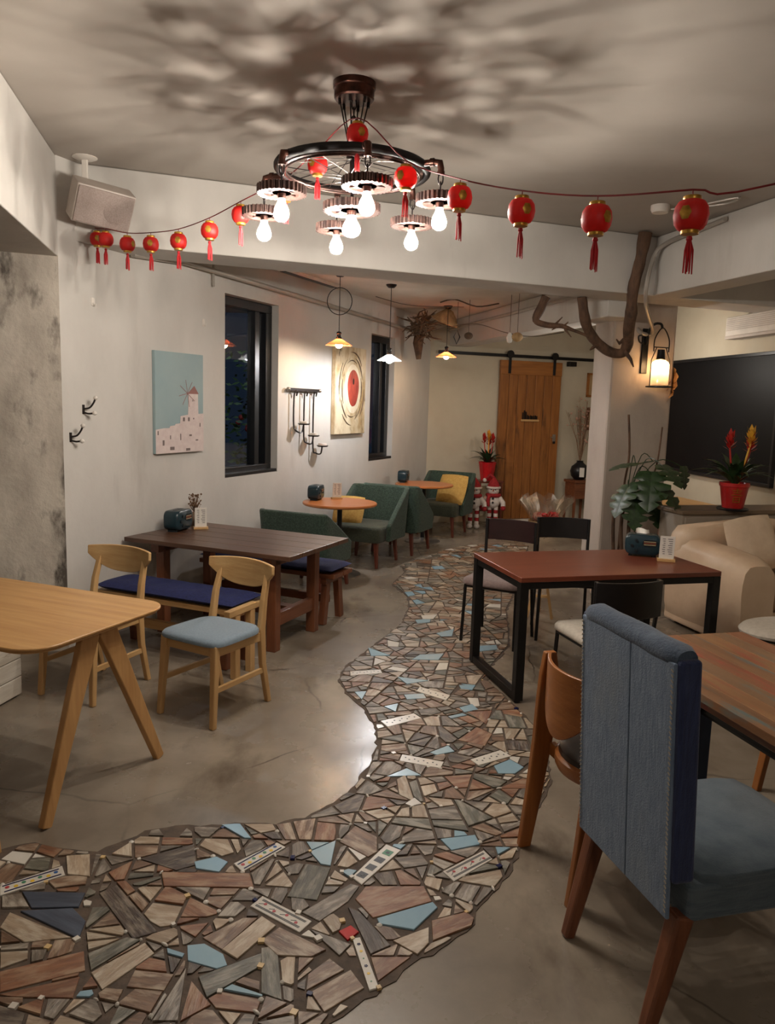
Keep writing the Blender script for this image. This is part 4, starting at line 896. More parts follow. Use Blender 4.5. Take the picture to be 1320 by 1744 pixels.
ra = radio('dark teal radio tissue box on the plank table by the wall', W(0.36, 0.17, 0.70), AW + 80)
radio('dark teal radio tissue box on the nearer round table', W(2.44, 0.20, 0.722), AW + 78, 0.94)
radio('dark teal radio tissue box on the farther round table', W(4.62, 0.24, 0.722), AW + 78, 0.94)
def card(label, loc, az):
    c = thing('menu_stand', label, 'menu card', loc, az, 'menu cards on wooden stands')
    MB().box(-0.055, 0.055, -0.03, 0.03, 0.0, 0.018).build('wooden_base', 'pale_x', c, 0, bevel=0.003)
    Mk = Matrix.Translation((0, 0.004, 0.016)) @ Matrix.Rotation(R(-6), 4, 'X')
    MB().box(-0.045, 0.045, -0.003, 0.003, 0.0, 0.15).xf(Mk).build('card', 'card_white', c, 0)
    b = MB()
    for i in range(8):
        wv = 0.03 - 0.012 * ((i * 37 % 5) / 5)
        b.box(-0.032, -0.032 + wv, 0.003, 0.0036, 0.13 - i * 0.014, 0.135 - i * 0.014); b.box(0.012, 0.012 + wv * 0.6, 0.003, 0.0036, 0.13 - i * 0.014, 0.135 - i * 0.014)
    b.xf(Mk).build('printed_lines', 'print_grey', c, 0); return c
card('white menu card on a wooden stand on the plank table', W(0.50, 0.27, 0.70), 160)
card('white menu card on a wooden stand on the nearer round table', W(2.62, 0.34, 0.722), 165)
# dried flowers behind the radio
mat('dried_flower', s(122, 92, 66), s(90, 66, 48), 0.9, scale=(40, 40, 40)); mat('clay', s(120, 100, 84), None, 0.8)
df = thing('dried_flower_vase', 'small vase of dried brown flowers behind the radio on the plank table', 'vase', W(0.60, 0.14, 0.70))
MB().lathe([(0.0, 0.0), (0.03, 0.0), (0.036, 0.04), (0.024, 0.09), (0.02, 0.11)], 14).build('vase', 'clay', df)
b = MB()
for i in range(70):
    a = rng.uniform(0, 6.28); r = rng.uniform(0.01, 0.055); h = rng.uniform(0.15, 0.25)
    b.tube([(0, 0, 0.10), (r * 0.6 * math.cos(a), r * 0.6 * math.sin(a), h * 0.8), (r * math.cos(a), r * math.sin(a), h)], [0.001, 0.0012, 0.001], 4); b.ball((r * math.cos(a), r * math.sin(a), h), rng.uniform(0.004, 0.009), 5, 4)
b.build('flowers', 'dried_flower', df)
# round tables and green chairs
def round_table(label, c0, rad, zt=0.722):
    t = thing('round_table', label, 'table', c0, 0, 'round cafe tables along the window wall')
    MB().lathe([(0.0, zt - 0.028), (rad - 0.012, zt - 0.028), (rad, zt - 0.02), (rad, zt - 0.006), (rad - 0.006, zt), (0.0, zt)], 48).build('table_top', 'orange_x', t)
    MB().lathe([(0.025, 0.02), (0.025, zt - 0.03)], 16).build('pole', 'black_metal', t)
    MB().lathe([(0.0, 0.0), (0.22, 0.0), (0.22, 0.01), (0.05, 0.03), (0.026, 0.05)], 28).build('base', 'steel', t)
    MB().lathe([(0.026, zt - 0.05), (0.12, zt - 0.034), (0.12, zt - 0.028)], 20).build('mounting_plate', 'black_metal', t); return t
round_table('nearer round table with orange wood top by the wall', W(2.42, 0.48, 0), 0.365)
round_table('farther round table with orange wood top near the barn door', W(4.62, 0.52, 0), 0.36)
def green_chair(label, loc, az, bh=0.78):
    c = thing('green_tub_chair', label, 'chair', loc, az, 'green upholstered tub chairs')
    w_ = 0.31
    se = MB(); sq = rrect(0.56, 0.56, 0.06, 5, 0, 0.05); n = len(sq); vs = []
    for k, z in ((0.97, 0.27), (1.0, 0.28), (1.0, 0.40), (0.985, 0.42), (0.93, 0.433), (0.5, 0.438), (0.02, 0.438)): vs += [(x * k, 0.05 + (y - 0.05) * k, z) for x, y in sq]
    se.add(vs, [tuple(range(n))[::-1]] + [(i * n + j, i * n + (j + 1) % n, (i + 1) * n + (j + 1) % n, (i + 1) * n + j) for i in range(6) for j in range(n)] + [tuple(6 * n + j for j in range(n))]); se.build('seat', 'green_seat', c, 50)
    # wrap-around back: a U in plan whose height falls towards the front
    def bk_(a, b):
        t = (a * 2 - 1); at_ = abs(t); sg = 1 if t > 0 else -1
        if at_ < 0.42: x = t / 0.42 * (w_ - 0.06); y = -0.29
        elif at_ < 0.58: q = (at_ - 0.42) / 0.16 * math.pi / 2; x = sg * (w_ - 0.06 + 0.06 * math.sin(q)); y = -0.23 - 0.06 * math.cos(q)
        else: q = (at_ - 0.58) / 0.42; x = sg * w_; y = -0.23 + 0.40 * q
        fall = 0.0 if at_ < 0.55 else ((at_ - 0.55) / 0.45) ** 1.1
        top = bh - (bh - 0.44) * fall; z = 0.27 + (top - 0.27) * b
        return (x * (1 + 0.03 * b), y - 0.06 * b * (1 - fall) , z)
    MB().slab(bk_, 0.05, 41, 9).build('backrest', 'green_fabric', c, 60, bevel=0.012)
    for sx in (-1, 1):
        for sy in (-0.22, 0.26): MB().bar((sx * 0.22, sy, 0.272), (sx * 0.245, sy * 1.08, 0.0), 0.045, 0.045, 0.028, 0.028).build('leg', 'mahogany_z', c, 0, bevel=0.005)
    return c
gc = green_chair('green tub chair seen from behind between plank table and round table', W(1.80, 0.50, 0), AW, 0.74)
gc = green_chair('x', W(3.12, 0.46, 0), AW + 180, 0.80)
gc['label'] = ('green tub chair facing us beyond the nearer round table')
dup(gc, W(3.90, 0.52, 0), AW, 'green tub chair back to back with the middle one, facing the far table')
dup(gc, W(5.35, 0.52, 0), AW + 180, 'dark green tub chair in the corner beside the potted bromeliad')
def pillow(label, p, rot, mm='yellow_fabric', w_=0.40, h_=0.13, d_=None):
    o = cushion(w_, d_ or w_, h_, 11, seed=len(label)).build('cushion', mm, None, 80); o.location = p; o.rotation_euler = rot
    sub = bpy.data.meshes; return tag(o, label, 'cushion', 'loose cushions on the seats')
pillow('yellow cushion on the middle green chair behind the nearer round table', W(3.02, 0.28, 0.55), (R(62), 0, R(-AW + 8)), w_=0.34)
pillow('round yellow cushion on the corner green chair', W(5.28, 0.66, 0.60), (R(66), 0, R(-AW - 10)), w_=0.42)
pillow('narrow yellow cushion edge beside the far round table', W(4.05, 0.30, 0.58), (R(66), 0, R(-AW + 190)), w_=0.34)
# ------------------------------------------------------------------ things on the left wall
def WM(uu, vv, z):                            # local x along wall towards the far end, y up, z out of the wall
    M_ = Matrix.Identity(4); p = W(uu, vv, z)
    for i in range(3): M_[i][0] = U_[i]; M_[i][1] = (0, 0, 1)[i]; M_[i][2] = V_[i]; M_[i][3] = p[i]
    return M_
def wthing(name, label, cat, uu, z, vv=0.0, group=None):
    t = thing(name, label, cat, (0, 0, 0), 0, group); t.matrix_world = WM(uu, vv, z); return t
mat('canvas_sky', s(152, 170, 170), s(138, 160, 164), 0.7, scale=(1.5, 1.5, 1.5)); mat('print_white', s(214, 200, 194), s(204, 186, 182), 0.7, scale=(20, 20, 20)); mat('print_roof', s(150, 100, 92), None, 0.7); mat('print_shade', s(120, 104, 100), None, 0.7)
pw = wthing('windmill_canvas', 'canvas print of a white windmill village under teal sky', 'picture', 0.57, 1.65, 0.002)
hw, hh = 0.285, 0.38
MB().box(-hw, hw, -hh, hh, 0.0, 0.028).build('canvas', 'canvas_sky', pw, 0, bevel=0.003)
b = MB(); zz = 0.0285
b.prism([(-hw, -hh), (hw, -hh), (hw, -0.08), (0.20, -0.085), (0.19, -0.07), (0.09, -0.09), (0.0, -0.10), (-0.005, -0.155), (-0.06, -0.16), (-0.065, -0.17), (-0.12, -0.175), (-0.13, -0.19), (-0.20, -0.19), (-hw, -0.20)], zz, zz + 0.001, 0)
b.prism([(0.09, -0.10), (0.22, -0.10), (0.215, 0.075), (0.10, 0.075)], zz + 0.0002, zz + 0.0012, 0)
b.prism([(0.085, 0.072), (0.225, 0.072), (0.17, 0.135)], zz + 0.0004, zz + 0.0016, 1)
for k in range(8):
    a = k * math.pi / 4 + 0.2; b.bar((0.085, 0.075, zz + 0.002), (0.085 + 0.105 * math.cos(a), 0.075 + 0.105 * math.sin(a), zz + 0.002), 0.004, 0.0008, mi=1)
for (x, y, w_, h_) in ((0.04, -0.125, 0.022, 0.03), (0.10, -0.125, 0.022, 0.03), (0.16, -0.12, 0.012, 0.012), (0.15, 0.02, 0.008, 0.014), (-0.2, -0.3, 0.02, 0.04), (0.0, -0.26, 0.01, 0.05), (0.12, -0.25, 0.03, 0.014), (0.2, -0.29, 0.03, 0.01), (-0.10, -0.345, 0.05, 0.025), (0.09, -0.36, 0.05, 0.02), (-0.26, -0.225, 0.012, 0.03), (-0.12, -0.26, 0.01, 0.03), (0.24, -0.17, 0.01, 0.03)):
    b.box(x - w_ / 2, x + w_ / 2, y - h_ / 2, y + h_ / 2, zz + 0.001, zz + 0.002, 2)
b.build('printed_village', ['print_white', 'print_roof', 'print_shade'], pw, 0)
# abstract canvas with a red oval
mat('abstract_cream', s(212, 198, 168), s(160, 132, 88), 0.6, scale=(5, 3, 4), ramp=(0.42, 0.66), detail=9, bump=0.5, c3=s(84, 66, 42), ramp3=(0.60, 0.68), scale3=(9, 4, 5))
mat('abstract_red', s(176, 70, 52), s(130, 44, 36), 0.5, scale=(14, 6, 10), bump=0.4); mat('abstract_pale', s(220, 210, 186), s(200, 186, 158), 0.6, scale=(10, 6, 10), bump=0.3)
pa = wthing('abstract_canvas', 'abstract canvas with a red oval on cream swirls', 'picture', 3.47, 1.82, 0.004)
hw, hh = 0.375, 0.475
MB().box(-hw, hw, -hh, hh, 0.0, 0.045).build('canvas', 'abstract_cream', pa, 0, bevel=0.004)
def oval(cx, cy, rx, ry, z0_, z1_, n=36, w0=0.0): return [(cx + rx * (1 + w0 * math.sin(3 * t)) * math.cos(t), cy + ry * math.sin(t)) for t in [2 * math.pi * i / n for i in range(n)]], z0_, z1_
MB().prism(*oval(0.04, 0.02, 0.20, 0.27, 0.0455, 0.0475)).build('pale_halo', 'abstract_pale', pa, 0); MB().prism(*oval(0.05, 0.03, 0.135, 0.20, 0.048, 0.052, 36, 0.05)).build('red_oval', 'abstract_red', pa, 0)
MB().prism(*oval(0.05, 0.10, 0.018, 0.035, 0.0522, 0.0532)).build('dark_spot', 'black_frame', pa, 0)
b = MB()
for k, (rx, ry) in enumerate(((0.27, 0.35), (0.31, 0.40), (0.24, 0.31))):
    for a0, a1 in ((0.3, 1.3), (2.0, 2.9), (3.5, 4.3), (5.0, 5.9)):
        b.tube([(0.02 + rx * math.cos(a0 + (a1 - a0) * i / 10 + k * 0.4), 0.02 + ry * math.sin(a0 + (a1 - a0) * i / 10 + k * 0.4), 0.047) for i in range(11)], [0.002 + 0.007 * math.sin(math.pi * i / 10) for i in range(11)], 5, flat=0.4)
b.build('brush_strokes', 'dry_root', pa)
# coat hooks
mat('hook_iron', s(52, 46, 44), None, 0.4, metal=0.6)
for lab, uu, z in (('upper two-pronged coat hook with white knobs on the left wall', -0.385, 1.60), ('lower two-pronged coat hook with white knobs beside the column', -0.50, 1.42)):
    h = wthing('coat_hook', lab, 'hook', uu, z, 0, 'coat hooks beside the column'); h.scale = (0.78,) * 3
    MB().box(-0.012, 0.012, -0.045, 0.035, 0.0, 0.008).build('plate', 'hook_iron', h, 0, bevel=0.002)
    MB().tube(catmull([(0, 0.0, 0.006), (0.02, 0.01, 0.05), (0.03, 0.05, 0.085), (0.035, 0.085, 0.10)], 4), 0.008, 7).tube(catmull([(0, -0.03, 0.006), (0.02, -0.04, 0.04), (0.03, -0.035, 0.08)], 4), 0.008, 7).build('prongs', 'hook_iron', h)
    for q in ((0.036, 0.095, 0.105), (0.032, -0.033, 0.095)): MB().ball(q, 0.019, 10, 8).build('knob', 'white_plastic', h)
for lab, uu, z in (('small clear adhesive hook high on the wall above the coat hooks', -0.28, 2.30), ('small clear adhesive hook left of the first window', 0.90, 2.29)):
    h = wthing('adhesive_hook', lab, 'hook', uu, z, 0, 'small adhesive hooks')
    MB().prism(rrect(0.03, 0.055, 0.012, 4), 0.0, 0.004).build('plate', 'white_plastic', h); MB().tube(catmull([(0, -0.005, 0.004), (0, -0.022, 0.012), (0, -0.024, 0.022), (0, -0.01, 0.026)], 4), 0.004, 6).build('hook', 'white_plastic', h)
# candle holder rack
cr = wthing('candle_rack', 'black iron wall rack with three hanging candle cups', 'candle holder', 2.48, 1.80, 0.0)
MB().bar((-0.31, 0, 0.025), (0.31, 0, 0.025), 0.03, 0.025, side=(0, 1, 0)).build('bar', 'hook_iron', cr, 0, bevel=0.003)
for sx in (-0.31, 0.31): MB().ball((sx, 0, 0.03), 0.022, 10, 8).build('end_knob', 'steel', cr)
for k, (x, ln) in enumerate(((-0.20, 0.40), (0.0, 0.52), (0.19, 0.63))):
    MB().tube(catmull([(x + 0.035, -0.06, 0.035), (x + 0.03, -0.02, 0.045), (x, -0.02, 0.045), (x - 0.012, -0.08, 0.035), (x - 0.012, -ln + 0.06, 0.035), (x + 0.0, -ln, 0.06), (x + 0.07, -ln - 0.01, 0.08), (x + 0.10, -ln + 0.06, 0.08)], 5), 0.008, 7).build('hanger', 'hook_iron', cr)
    b = MB(); b.lathe([(0.0, 0.0), (0.05, 0.0), (0.062, 0.012), (0.055, 0.016), (0.0, 0.012)], 16); b.xf(Matrix.Translation((x + 0.10, -ln + 0.06, 0.085)) @ Matrix.Rotation(-math.pi / 2, 4, 'X')); b.build('dish', 'hook_iron', cr)
    b = MB(); b.lathe([(0.0, 0.0), (0.045, 0.0), (0.042, 0.022), (0.0, 0.024)], 14); b.xf(Matrix.Translation((x + 0.10, -ln + 0.073, 0.085)) @ Matrix.Rotation(-math.pi / 2, 4, 'X')); b.build('candle', 'white_plastic', cr)
# shrubs outside the first window
mat('night_leaf', s(70, 100, 56), s(40, 64, 34), 0.6, scale=(20, 20, 20)); mat('night_flower', s(190, 60, 60), None, 0.6)
sh = thing('garden_shrub', 'leafy shrub with red flowers outside the first window', 'shrub', W(2.78, -0.80, 0.0))
lb = MB(); fl = MB()
for i in range(560):
    p = Vector((min(0.4, max(-0.4, rng.gauss(0, 0.24))), min(0.4, max(-0.4, rng.gauss(0, 0.24))), rng.uniform(0.35, 2.2))); a = rng.uniform(0, 6.28); e = rng.uniform(-0.6, 0.6); d = Vector((math.cos(a) * math.cos(e), math.sin(a) * math.cos(e), math.sin(e))) * rng.uniform(0.06, 0.11); w_ = d.orthogonal().normalized() * 0.02
    lb.add([p, p + d * 0.5 + w_, p + d, p + d * 0.5 - w_], [(0, 1, 2, 3)])
for i in range(12): fl.ball((rng.gauss(0.03, 0.15), rng.gauss(0, 0.15), rng.uniform(1.3, 1.7)), 0.03, 6, 5)
lb.build('foliage', 'night_leaf', sh, 0); fl.build('flowers', 'night_flower', sh); MB().tube([(0, 0, 0), (0.02, 0.02, 0.8), (0, 0.05, 1.6)], [0.03, 0.025, 0.01], 7).build('stem', 'bark', sh)
point_light('shrub_fill', W(2.1, -0.55, 2.75), 7, 0.05, (0.8, 0.9, 1.0))  # fill light added outside so the shrub shows through the pane
# ------------------------------------------------------------------ back wall: barn door
wood('door_z', s(168, 108, 52), s(128, 76, 32), 'z', 0.45, rnd=0.13, c3=s(92, 56, 26), ramp3=(0.60, 0.72), scale3=(9, 9, 1.6)); wood('door_x', s(168, 108, 52), s(134, 82, 36), 'x', 0.45)
def bframe(ss, dd, z):                        # local x along back wall, y into wall, z up
    M_ = Matrix.Identity(4); p = Bk(ss, dd, z)
    for i in range(3): M_[i][0] = B_[i]; M_[i][1] = BN[i]; M_[i][2] = (0, 0, 1)[i]; M_[i][3] = p[i]
    return M_
dr = thing('door_1', 'x', 'x'); del dr['label'], dr['category']; struct(dr); dr.matrix_world = bframe(1.60, 0.03, 0.035)
DW, DH = 0.515, 2.33
for k in range(7):
    x0 = -DW + k * 2 * DW / 7; MB().box(x0 + 0.003, x0 + 2 * DW / 7 - 0.003, -0.045, -0.002 - 0.0015 * (k % 2), 0.0, DH - 0.20).build('plank', 'door_z', dr, 0, bevel=0.004)
MB().box(-DW, DW, -0.052, -0.002, DH - 0.20, DH).build('header_plank', 'door_x', dr, 0, bevel=0.004)
for x in (-DW + 0.14, DW - 0.14):
    st = MB().box(x - 0.022, x + 0.022, -0.062, -0.052, DH - 0.19, DH + 0.06).build('roller_strap', 'black_metal', dr, 0, bevel=0.002)
    MB().lathe([(0.0, -0.012), (0.055, -0.012), (0.055, 0.012), (0.0, 0.012)], 18).xf(Matrix.Translation((x, -0.06, DH + 0.085)) @ Matrix.Rotation(math.pi / 2, 4, 'X')).build('roller', 'black_metal', dr)
hd = MB().box(DW - 0.10, DW - 0.05, -0.056, -0.045, 1.16, 1.27).build('handle_plate', 'steel', dr, 0, bevel=0.004); MB().bar((DW - 0.075, -0.075, 1.225), (DW - 0.14, -0.075, 1.225), 0.014, 0.014).bar((DW - 0.075, -0.05, 1.225), (DW - 0.075, -0.08, 1.225), 0.014, 0.014).build('lever', 'steel', hd, 0); MB().box(DW - 0.095, DW - 0.055, -0.058, -0.054, 1.13, 1.165).build('lock', 'black_metal', dr, 0)
sg = thing('door_sign', 'little wooden ledge sign with dark cut-out letters on the barn door', 'sign'); sg.matrix_world = bframe(1.60, 0.085, 1.52)
MB().box(-0.15, 0.15, -0.02, 0.002, -0.03, 0.0).build('ledge', 'pale_x', sg, 0, bevel=0.003)
b = MB()
for x, h_ in ((-0.125, 0.10), (-0.098, 0.13), (-0.07, 0.11), (-0.04, 0.065), (-0.018, 0.05), (0.012, 0.06), (0.034, 0.05), (0.062, 0.055), (0.09, 0.06), (0.115, 0.05)): b.box(x - 0.007, x + 0.007, -0.014, -0.004, 0.0, h_)
for x in (-0.029, 0.023, 0.102): b.box(x - 0.012, x + 0.012, -0.014, -0.004, 0.038, 0.05)
b.build('letters', 'black_metal', sg, 0)
tr = thing('door_track', 'long black steel sliding door track on the back wall', 'door track'); tr.matrix_world = bframe(1.6, 0.055, 2.43)
MB().box(-1.50, 1.55, -0.012, 0.012, -0.022, 0.022).build('rail', 'black_metal', tr, 0, bevel=0.003)
for x in (-1.3, -0.65, 0.72, 1.4): MB().lathe([(0.0, 0.0), (0.02, 0.0), (0.02, 0.055), (0.0, 0.055)], 12).xf(Matrix.Translation((x, 0.0, 0)) @ Matrix.Rotation(-math.pi / 2, 4, 'X')).build('spacer', 'black_metal', tr)
MB().box(0.62, 0.74, -0.06, 0.03, -0.11, -0.04).build('end_stop', 'black_metal', tr, 0, bevel=0.004)
th_ = MB().box(-0.62, 0.75, -0.14, 0.0, 0.0, 0.03).build('trim_1', 'card_white', None, 0, bevel=0.004); th_.matrix_world = bframe(1.6, 0.0, 0.0); struct(th_)
for lab, ss, z, w_, h_, mm in (('small brown framed picture high right of the barn door', 2.72, 2.06, 0.22, 0.36, 'door_x'), ('dark red wreath frame on the wall below the small picture', 2.74, 1.55, 0.20, 0.34, 'mahogany_z')):
    t = thing('wall_picture', lab, 'picture'); t.matrix_world = bframe(ss, 0.002, z)
    fr = MB()
    for a in ((-w_ / 2, w_ / 2, -h_ / 2, -h_ / 2 + 0.03), (-w_ / 2, w_ / 2, h_ / 2 - 0.03, h_ / 2), (-w_ / 2, -w_ / 2 + 0.03, -h_ / 2, h_ / 2), (w_ / 2 - 0.03, w_ / 2, -h_ / 2, h_ / 2)): fr.box(a[0], a[1], -0.03, 0.0, a[2], a[3])
    fr.build('frame', mm, t, 0); MB().box(-w_ / 2 + 0.02, w_ / 2 - 0.02, -0.012, -0.002, -h_ / 2 + 0.02, h_ / 2 - 0.02).build('board', 'straw', t, 0)
# cabinet with black vase right of the door
cb = thing('wooden_stand', 'small dark wooden stand holding the black vase', 'stand', Bk(2.40, 0.27, 0), AB - 90)
MB().box(-0.17, 0.17, -0.15, 0.15, 0.60, 0.64).build('top', 'red_x', cb, 0, bevel=0.004); MB().box(-0.15, 0.15, -0.13, 0.13, 0.36, 0.60).build('drawer_box', 'red_x', cb, 0, bevel=0.004)
for sx in (-1, 1):
    for sy in (-1, 1): MB().bar((sx * 0.135, sy * 0.115, 0.36), (sx * 0.145, sy * 0.125, 0.0), 0.035, 0.035, 0.025, 0.025).build('leg', 'red_z', cb, 0)
vs_ = thing('dried_branch_vase', 'round black vase of dry pale branches beside the barn door', 'vase', Bk(2.40, 0.27, 0.64))
MB().lathe([(0.0, 0.0), (0.07, 0.0), (0.125, 0.06), (0.14, 0.13), (0.12, 0.20), (0.06, 0.25), (0.045, 0.27), (0.055, 0.285)], 24).build('vase', 'black_frame', vs_)
mat('dry_twig', s(150, 118, 92), s(112, 86, 66), 0.9, scale=(20, 20, 20)); mat('dry_bloom', s(200, 160, 140), s(170, 128, 110), 0.9, scale=(30, 30, 30))
b = MB(); bl = MB()
for i in range(26):
    a = rng.uniform(0, 6.28); r = rng.uniform(0.05, 0.28); h_ = rng.uniform(0.55, 1.0); P = [Vector((0, 0, 0.25)), Vector((r * 0.3 * math.cos(a), r * 0.3 * math.sin(a), 0.25 + h_ * 0.45)), Vector((r * math.cos(a), r * math.sin(a), 0.25 + h_))]
    b.tube(P, [0.005, 0.004, 0.002], 5)
    for j in range(3):
        q = P[1].lerp(P[2], rng.uniform(0.1, 1)); e = q + Vector((rng.uniform(-1, 1), rng.uniform(-1, 1), rng.uniform(0, 1))) * 0.06; b.tube([q, e], [0.003, 0.0015], 4)
        if rng.random() < 0.6: bl.ball(e, rng.uniform(0.008, 0.018), 6, 5)
b.build('branches', 'dry_twig', vs_); bl.build('blossoms', 'dry_bloom', vs_)
MB().box(-0.035, 0.035, -0.155, -0.15, 0.05, 0.19).build('paper_tag', 'card_white', vs_, 0)
# ------------------------------------------------------------------ bromeliads
mat('leaf_dark', s(44, 66, 36), s(28, 46, 26), 0.35, scale=(12, 12, 12)); mat('leaf_green', s(50, 74, 38), s(32, 52, 28), 0.42, scale=(8, 8, 8))
mat('bract_red', s(190, 40, 30), s(150, 26, 24), 0.45); mat('bract_yellow', s(220, 170, 50), s(200, 120, 40), 0.45); mat('pot_red', s(176, 30, 28), s(150, 22, 22), 0.3); mat('wrap_red', s(196, 34, 38), s(160, 20, 26), 0.3, scale=(10, 10, 4), bump=0.3)
def strap(L0, up, wd, dr_, n=8):
    """arching strap leaf leaving the centre along +x"""
    b = MB(); P = []
    for i in range(n):
        t = i / (n - 1); x = L0 * (t * math.cos(up) ) * (1 + 0.15 * t); z = L0 * (t * math.sin(up) - dr_ * t * t); P.append((x, z, wd * (0.55 + 0.6 * math.sin(math.pi * min(1, t * 1.05) * 0.75 + 0.3)) * (1 if t < 0.6 else max(0.04, (1 - t) / 0.4))))
    vs = []
    for x, z, w_ in P: vs += [(x, -w_ / 2, z + w_ * 0.16), (x, 0, z), (x, w_ / 2, z + w_ * 0.16)]
    fs = []
    for i in range(n - 1):
        for j in range(2): fs.append((i * 3 + j, (i + 1) * 3 + j, (i + 1) * 3 + j + 1, i * 3 + j + 1))
    K = len(vs); b.add(vs + [(x, y, z - 0.0015) for x, y, z in vs], fs + [tuple(K + q for q in f[::-1]) for f in fs]); return b
def bromeliad(t, z0, k, nl, fl, leafm='leaf_dark'):
    ms = [strap(0.44 * k, R(62), 0.050 * k, 0.50).mesh('leaf', leafm, 60), strap(0.40 * k, R(74), 0.048 * k, 0.38).mesh('leaf', leafm, 60), strap(0.46 * k, R(50), 0.046 * k, 0.55).mesh('leaf', leafm, 60)]
    for i in range(nl):
        child(ms[i % 3], 'leaf', t, Matrix.Translation((0, 0, z0)) @ Matrix.Rotation(i * 2.399 + 0.2, 4, 'Z') @ Matrix.Scale(rng.uniform(0.8, 1.12), 4))
    for (x, y, h_, cm) in fl:
        b = MB(); b.tube([(x * 0.3, y * 0.3, z0 + 0.02), (x, y, z0 + h_ - 0.05)], 0.007 * k, 6)
        for i in range(16):
            a = i * 2.4; q = i / 15; r = 0.052 * k * (1 - 0.5 * q); zc = z0 + h_ - 0.06 * k + 0.085 * k * q
            p = Vector((x + 0.006 * math.cos(a), y + 0.006 * math.sin(a), zc)); e = p + Vector((r * math.cos(a), r * math.sin(a), 0.05 * k * (0.6 + q))); w_ = Vector((-math.sin(a), math.cos(a), 0)) * 0.017 * k
            b.add([p - w_ * 0.4, p.lerp(e, 0.5) - w_, e, p.lerp(e, 0.5) + w_, p + w_ * 0.4], [(0, 1, 2, 3, 4)])
        b.build('flower_spike', cm, t, 0)
pt = thing('side_table', 'small red-brown side table under the far potted bromeliad', 'table', Bk(0.80, 0.34, 0), AB - 90)
MB().box(-0.20, 0.20, -0.14, 0.14, 0.62, 0.65).build('table_top', 'mahogany_z', pt, 0, bevel=0.004)
for sx in (-1, 1):
    for sy in (-1, 1): MB().bar((sx * 0.17, sy * 0.115, 0.62), (sx * 0.18, sy * 0.12, 0.0), 0.035, 0.035).build('leg', 'mahogany_z', pt, 0)
MB().box(-0.17, 0.17, -0.12, 0.12, 0.22, 0.24).build('shelf', 'mahogany_z', pt, 0)
pb = thing('potted_bromeliad', 'bromeliad with red and yellow spikes in a red wrapped pot by the barn door', 'potted plant', Bk(0.80, 0.34, 0.65))
MB().lathe([(0.0, 0.0), (0.085, 0.0), (0.115, 0.22), (0.125, 0.26), (0.118, 0.255), (0.10, 0.22), (0.0, 0.21)], 22, lobes=11, amp=0.05).build('pot', 'wrap_red', pb, 30)
bromeliad(pb, 0.22, 1.0, 26, [(-0.06, -0.01, 0.36, 'bract_red'), (0.005, 0.0, 0.40, 'bract_yellow'), (0.065, 0.01, 0.36, 'bract_red'), (0.02, 0.05, 0.33, 'bract_red')])
# ------------------------------------------------------------------ snowman dolls
mat('plush_white', s(214, 202, 192), s(198, 184, 174), 0.9, scale=(60, 60, 60), bump=0.3); mat('plush_red', s(160, 34, 36), s(128, 24, 28), 0.9, scale=(60, 60, 60), bump=0.3); mat('button_black', s(20, 18, 18), None, 0.4)
def snowman(label, loc, az, hat):
    t = thing('snowman_doll', label, 'doll', loc, az, 'snowman dolls by the barn door')
    MB().ball((0, 0, 0.335), 0.088, 16, 12, (1, 0.8, 1.05)).build('body', 'plush_white', t); hd = MB().ball((0, 0.005, 0.475), 0.072, 16, 12, (1, 0.9, 0.95)).build('head', 'plush_white', t)
    for sx in (-1, 1):
        MB().ball((sx * 0.026, 0.064, 0.488), 0.009, 8, 6).build('eye', 'button_black', hd)
        MB().tube([(sx * 0.075, 0.0, 0.385), (sx * 0.125, 0.02, 0.32), (sx * 0.13, 0.04, 0.275)], [0.03, 0.032, 0.03], 10).build('arm', 'plush_white', t)
        MB().ball((sx * 0.13, 0.045, 0.255), 0.032, 10, 8).build('mitten', 'plush_red', t)
        lg = MB()
        for i in range(5): lg.lathe([(0.0, 0.0), (0.026, 0.0), (0.028, 0.022), (0.026, 0.044), (0.0, 0.044)], 12, (sx * 0.04, 0.0, 0.05 + i * 0.044), mi=i % 2)
        lg.build('leg', ['plush_white', 'plush_red'], t)
        MB().ball((sx * 0.045, 0.03, 0.032), 0.04, 12, 8, (0.9, 1.35, 0.8)).build('shoe', 'plush_red' if hat else 'plush_white', t)
    for z in (0.375, 0.325): MB().ball((0, 0.075, z), 0.014, 8, 6).build('button', 'button_black', t)
    MB().tube([(0, 0.06, 0.478), (0.004, 0.105, 0.474)], [0.012, 0.002], 8).build('nose', 'rust_trim', hd)
    MB().tube([(0.075 * math.cos(a), 0.066 * math.sin(a), 0.412) for a in [2 * math.pi * i / 20 for i in range(20)]], 0.024, 8, True).tube([(0.05, 0.065, 0.41), (0.06, 0.095, 0.35), (0.055, 0.09, 0.28)], [0.022, 0.024, 0.02], 8).build('scarf', 'plush_red', t)
    h_ = MB().lathe([(0.076, 0.50), (0.078, 0.525), (0.066, 0.56), (0.04, 0.60), (0.012, 0.635), (0.0, 0.64)], 16).build('hat', 'plush_red', t); MB().tube(circ(0.076, 0.508, 20), 0.016, 8, True).build('hat_brim', 'plush_white', h_)
    if hat: MB().tube(catmull([(0, 0, 0.625), (0.05, 0, 0.66), (0.10, 0, 0.61)], 4), [0.02] * 5 + [0.016] * 4, 8).build('hat_tip', 'plush_red', h_); MB().ball((0.115, 0.0, 0.595), 0.026, 10, 8).build('pompom', 'plush_white', h_)
    return t
snowman('snowman doll on the left of the pair, with white boots', (1.20, 10.66, 0), 185, False).scale = (1.12,) * 3
snowman('snowman doll on the right of the pair, with a drooping pompom hat', (1.48, 10.78, 0), 190, True).scale = (1.12,) * 3
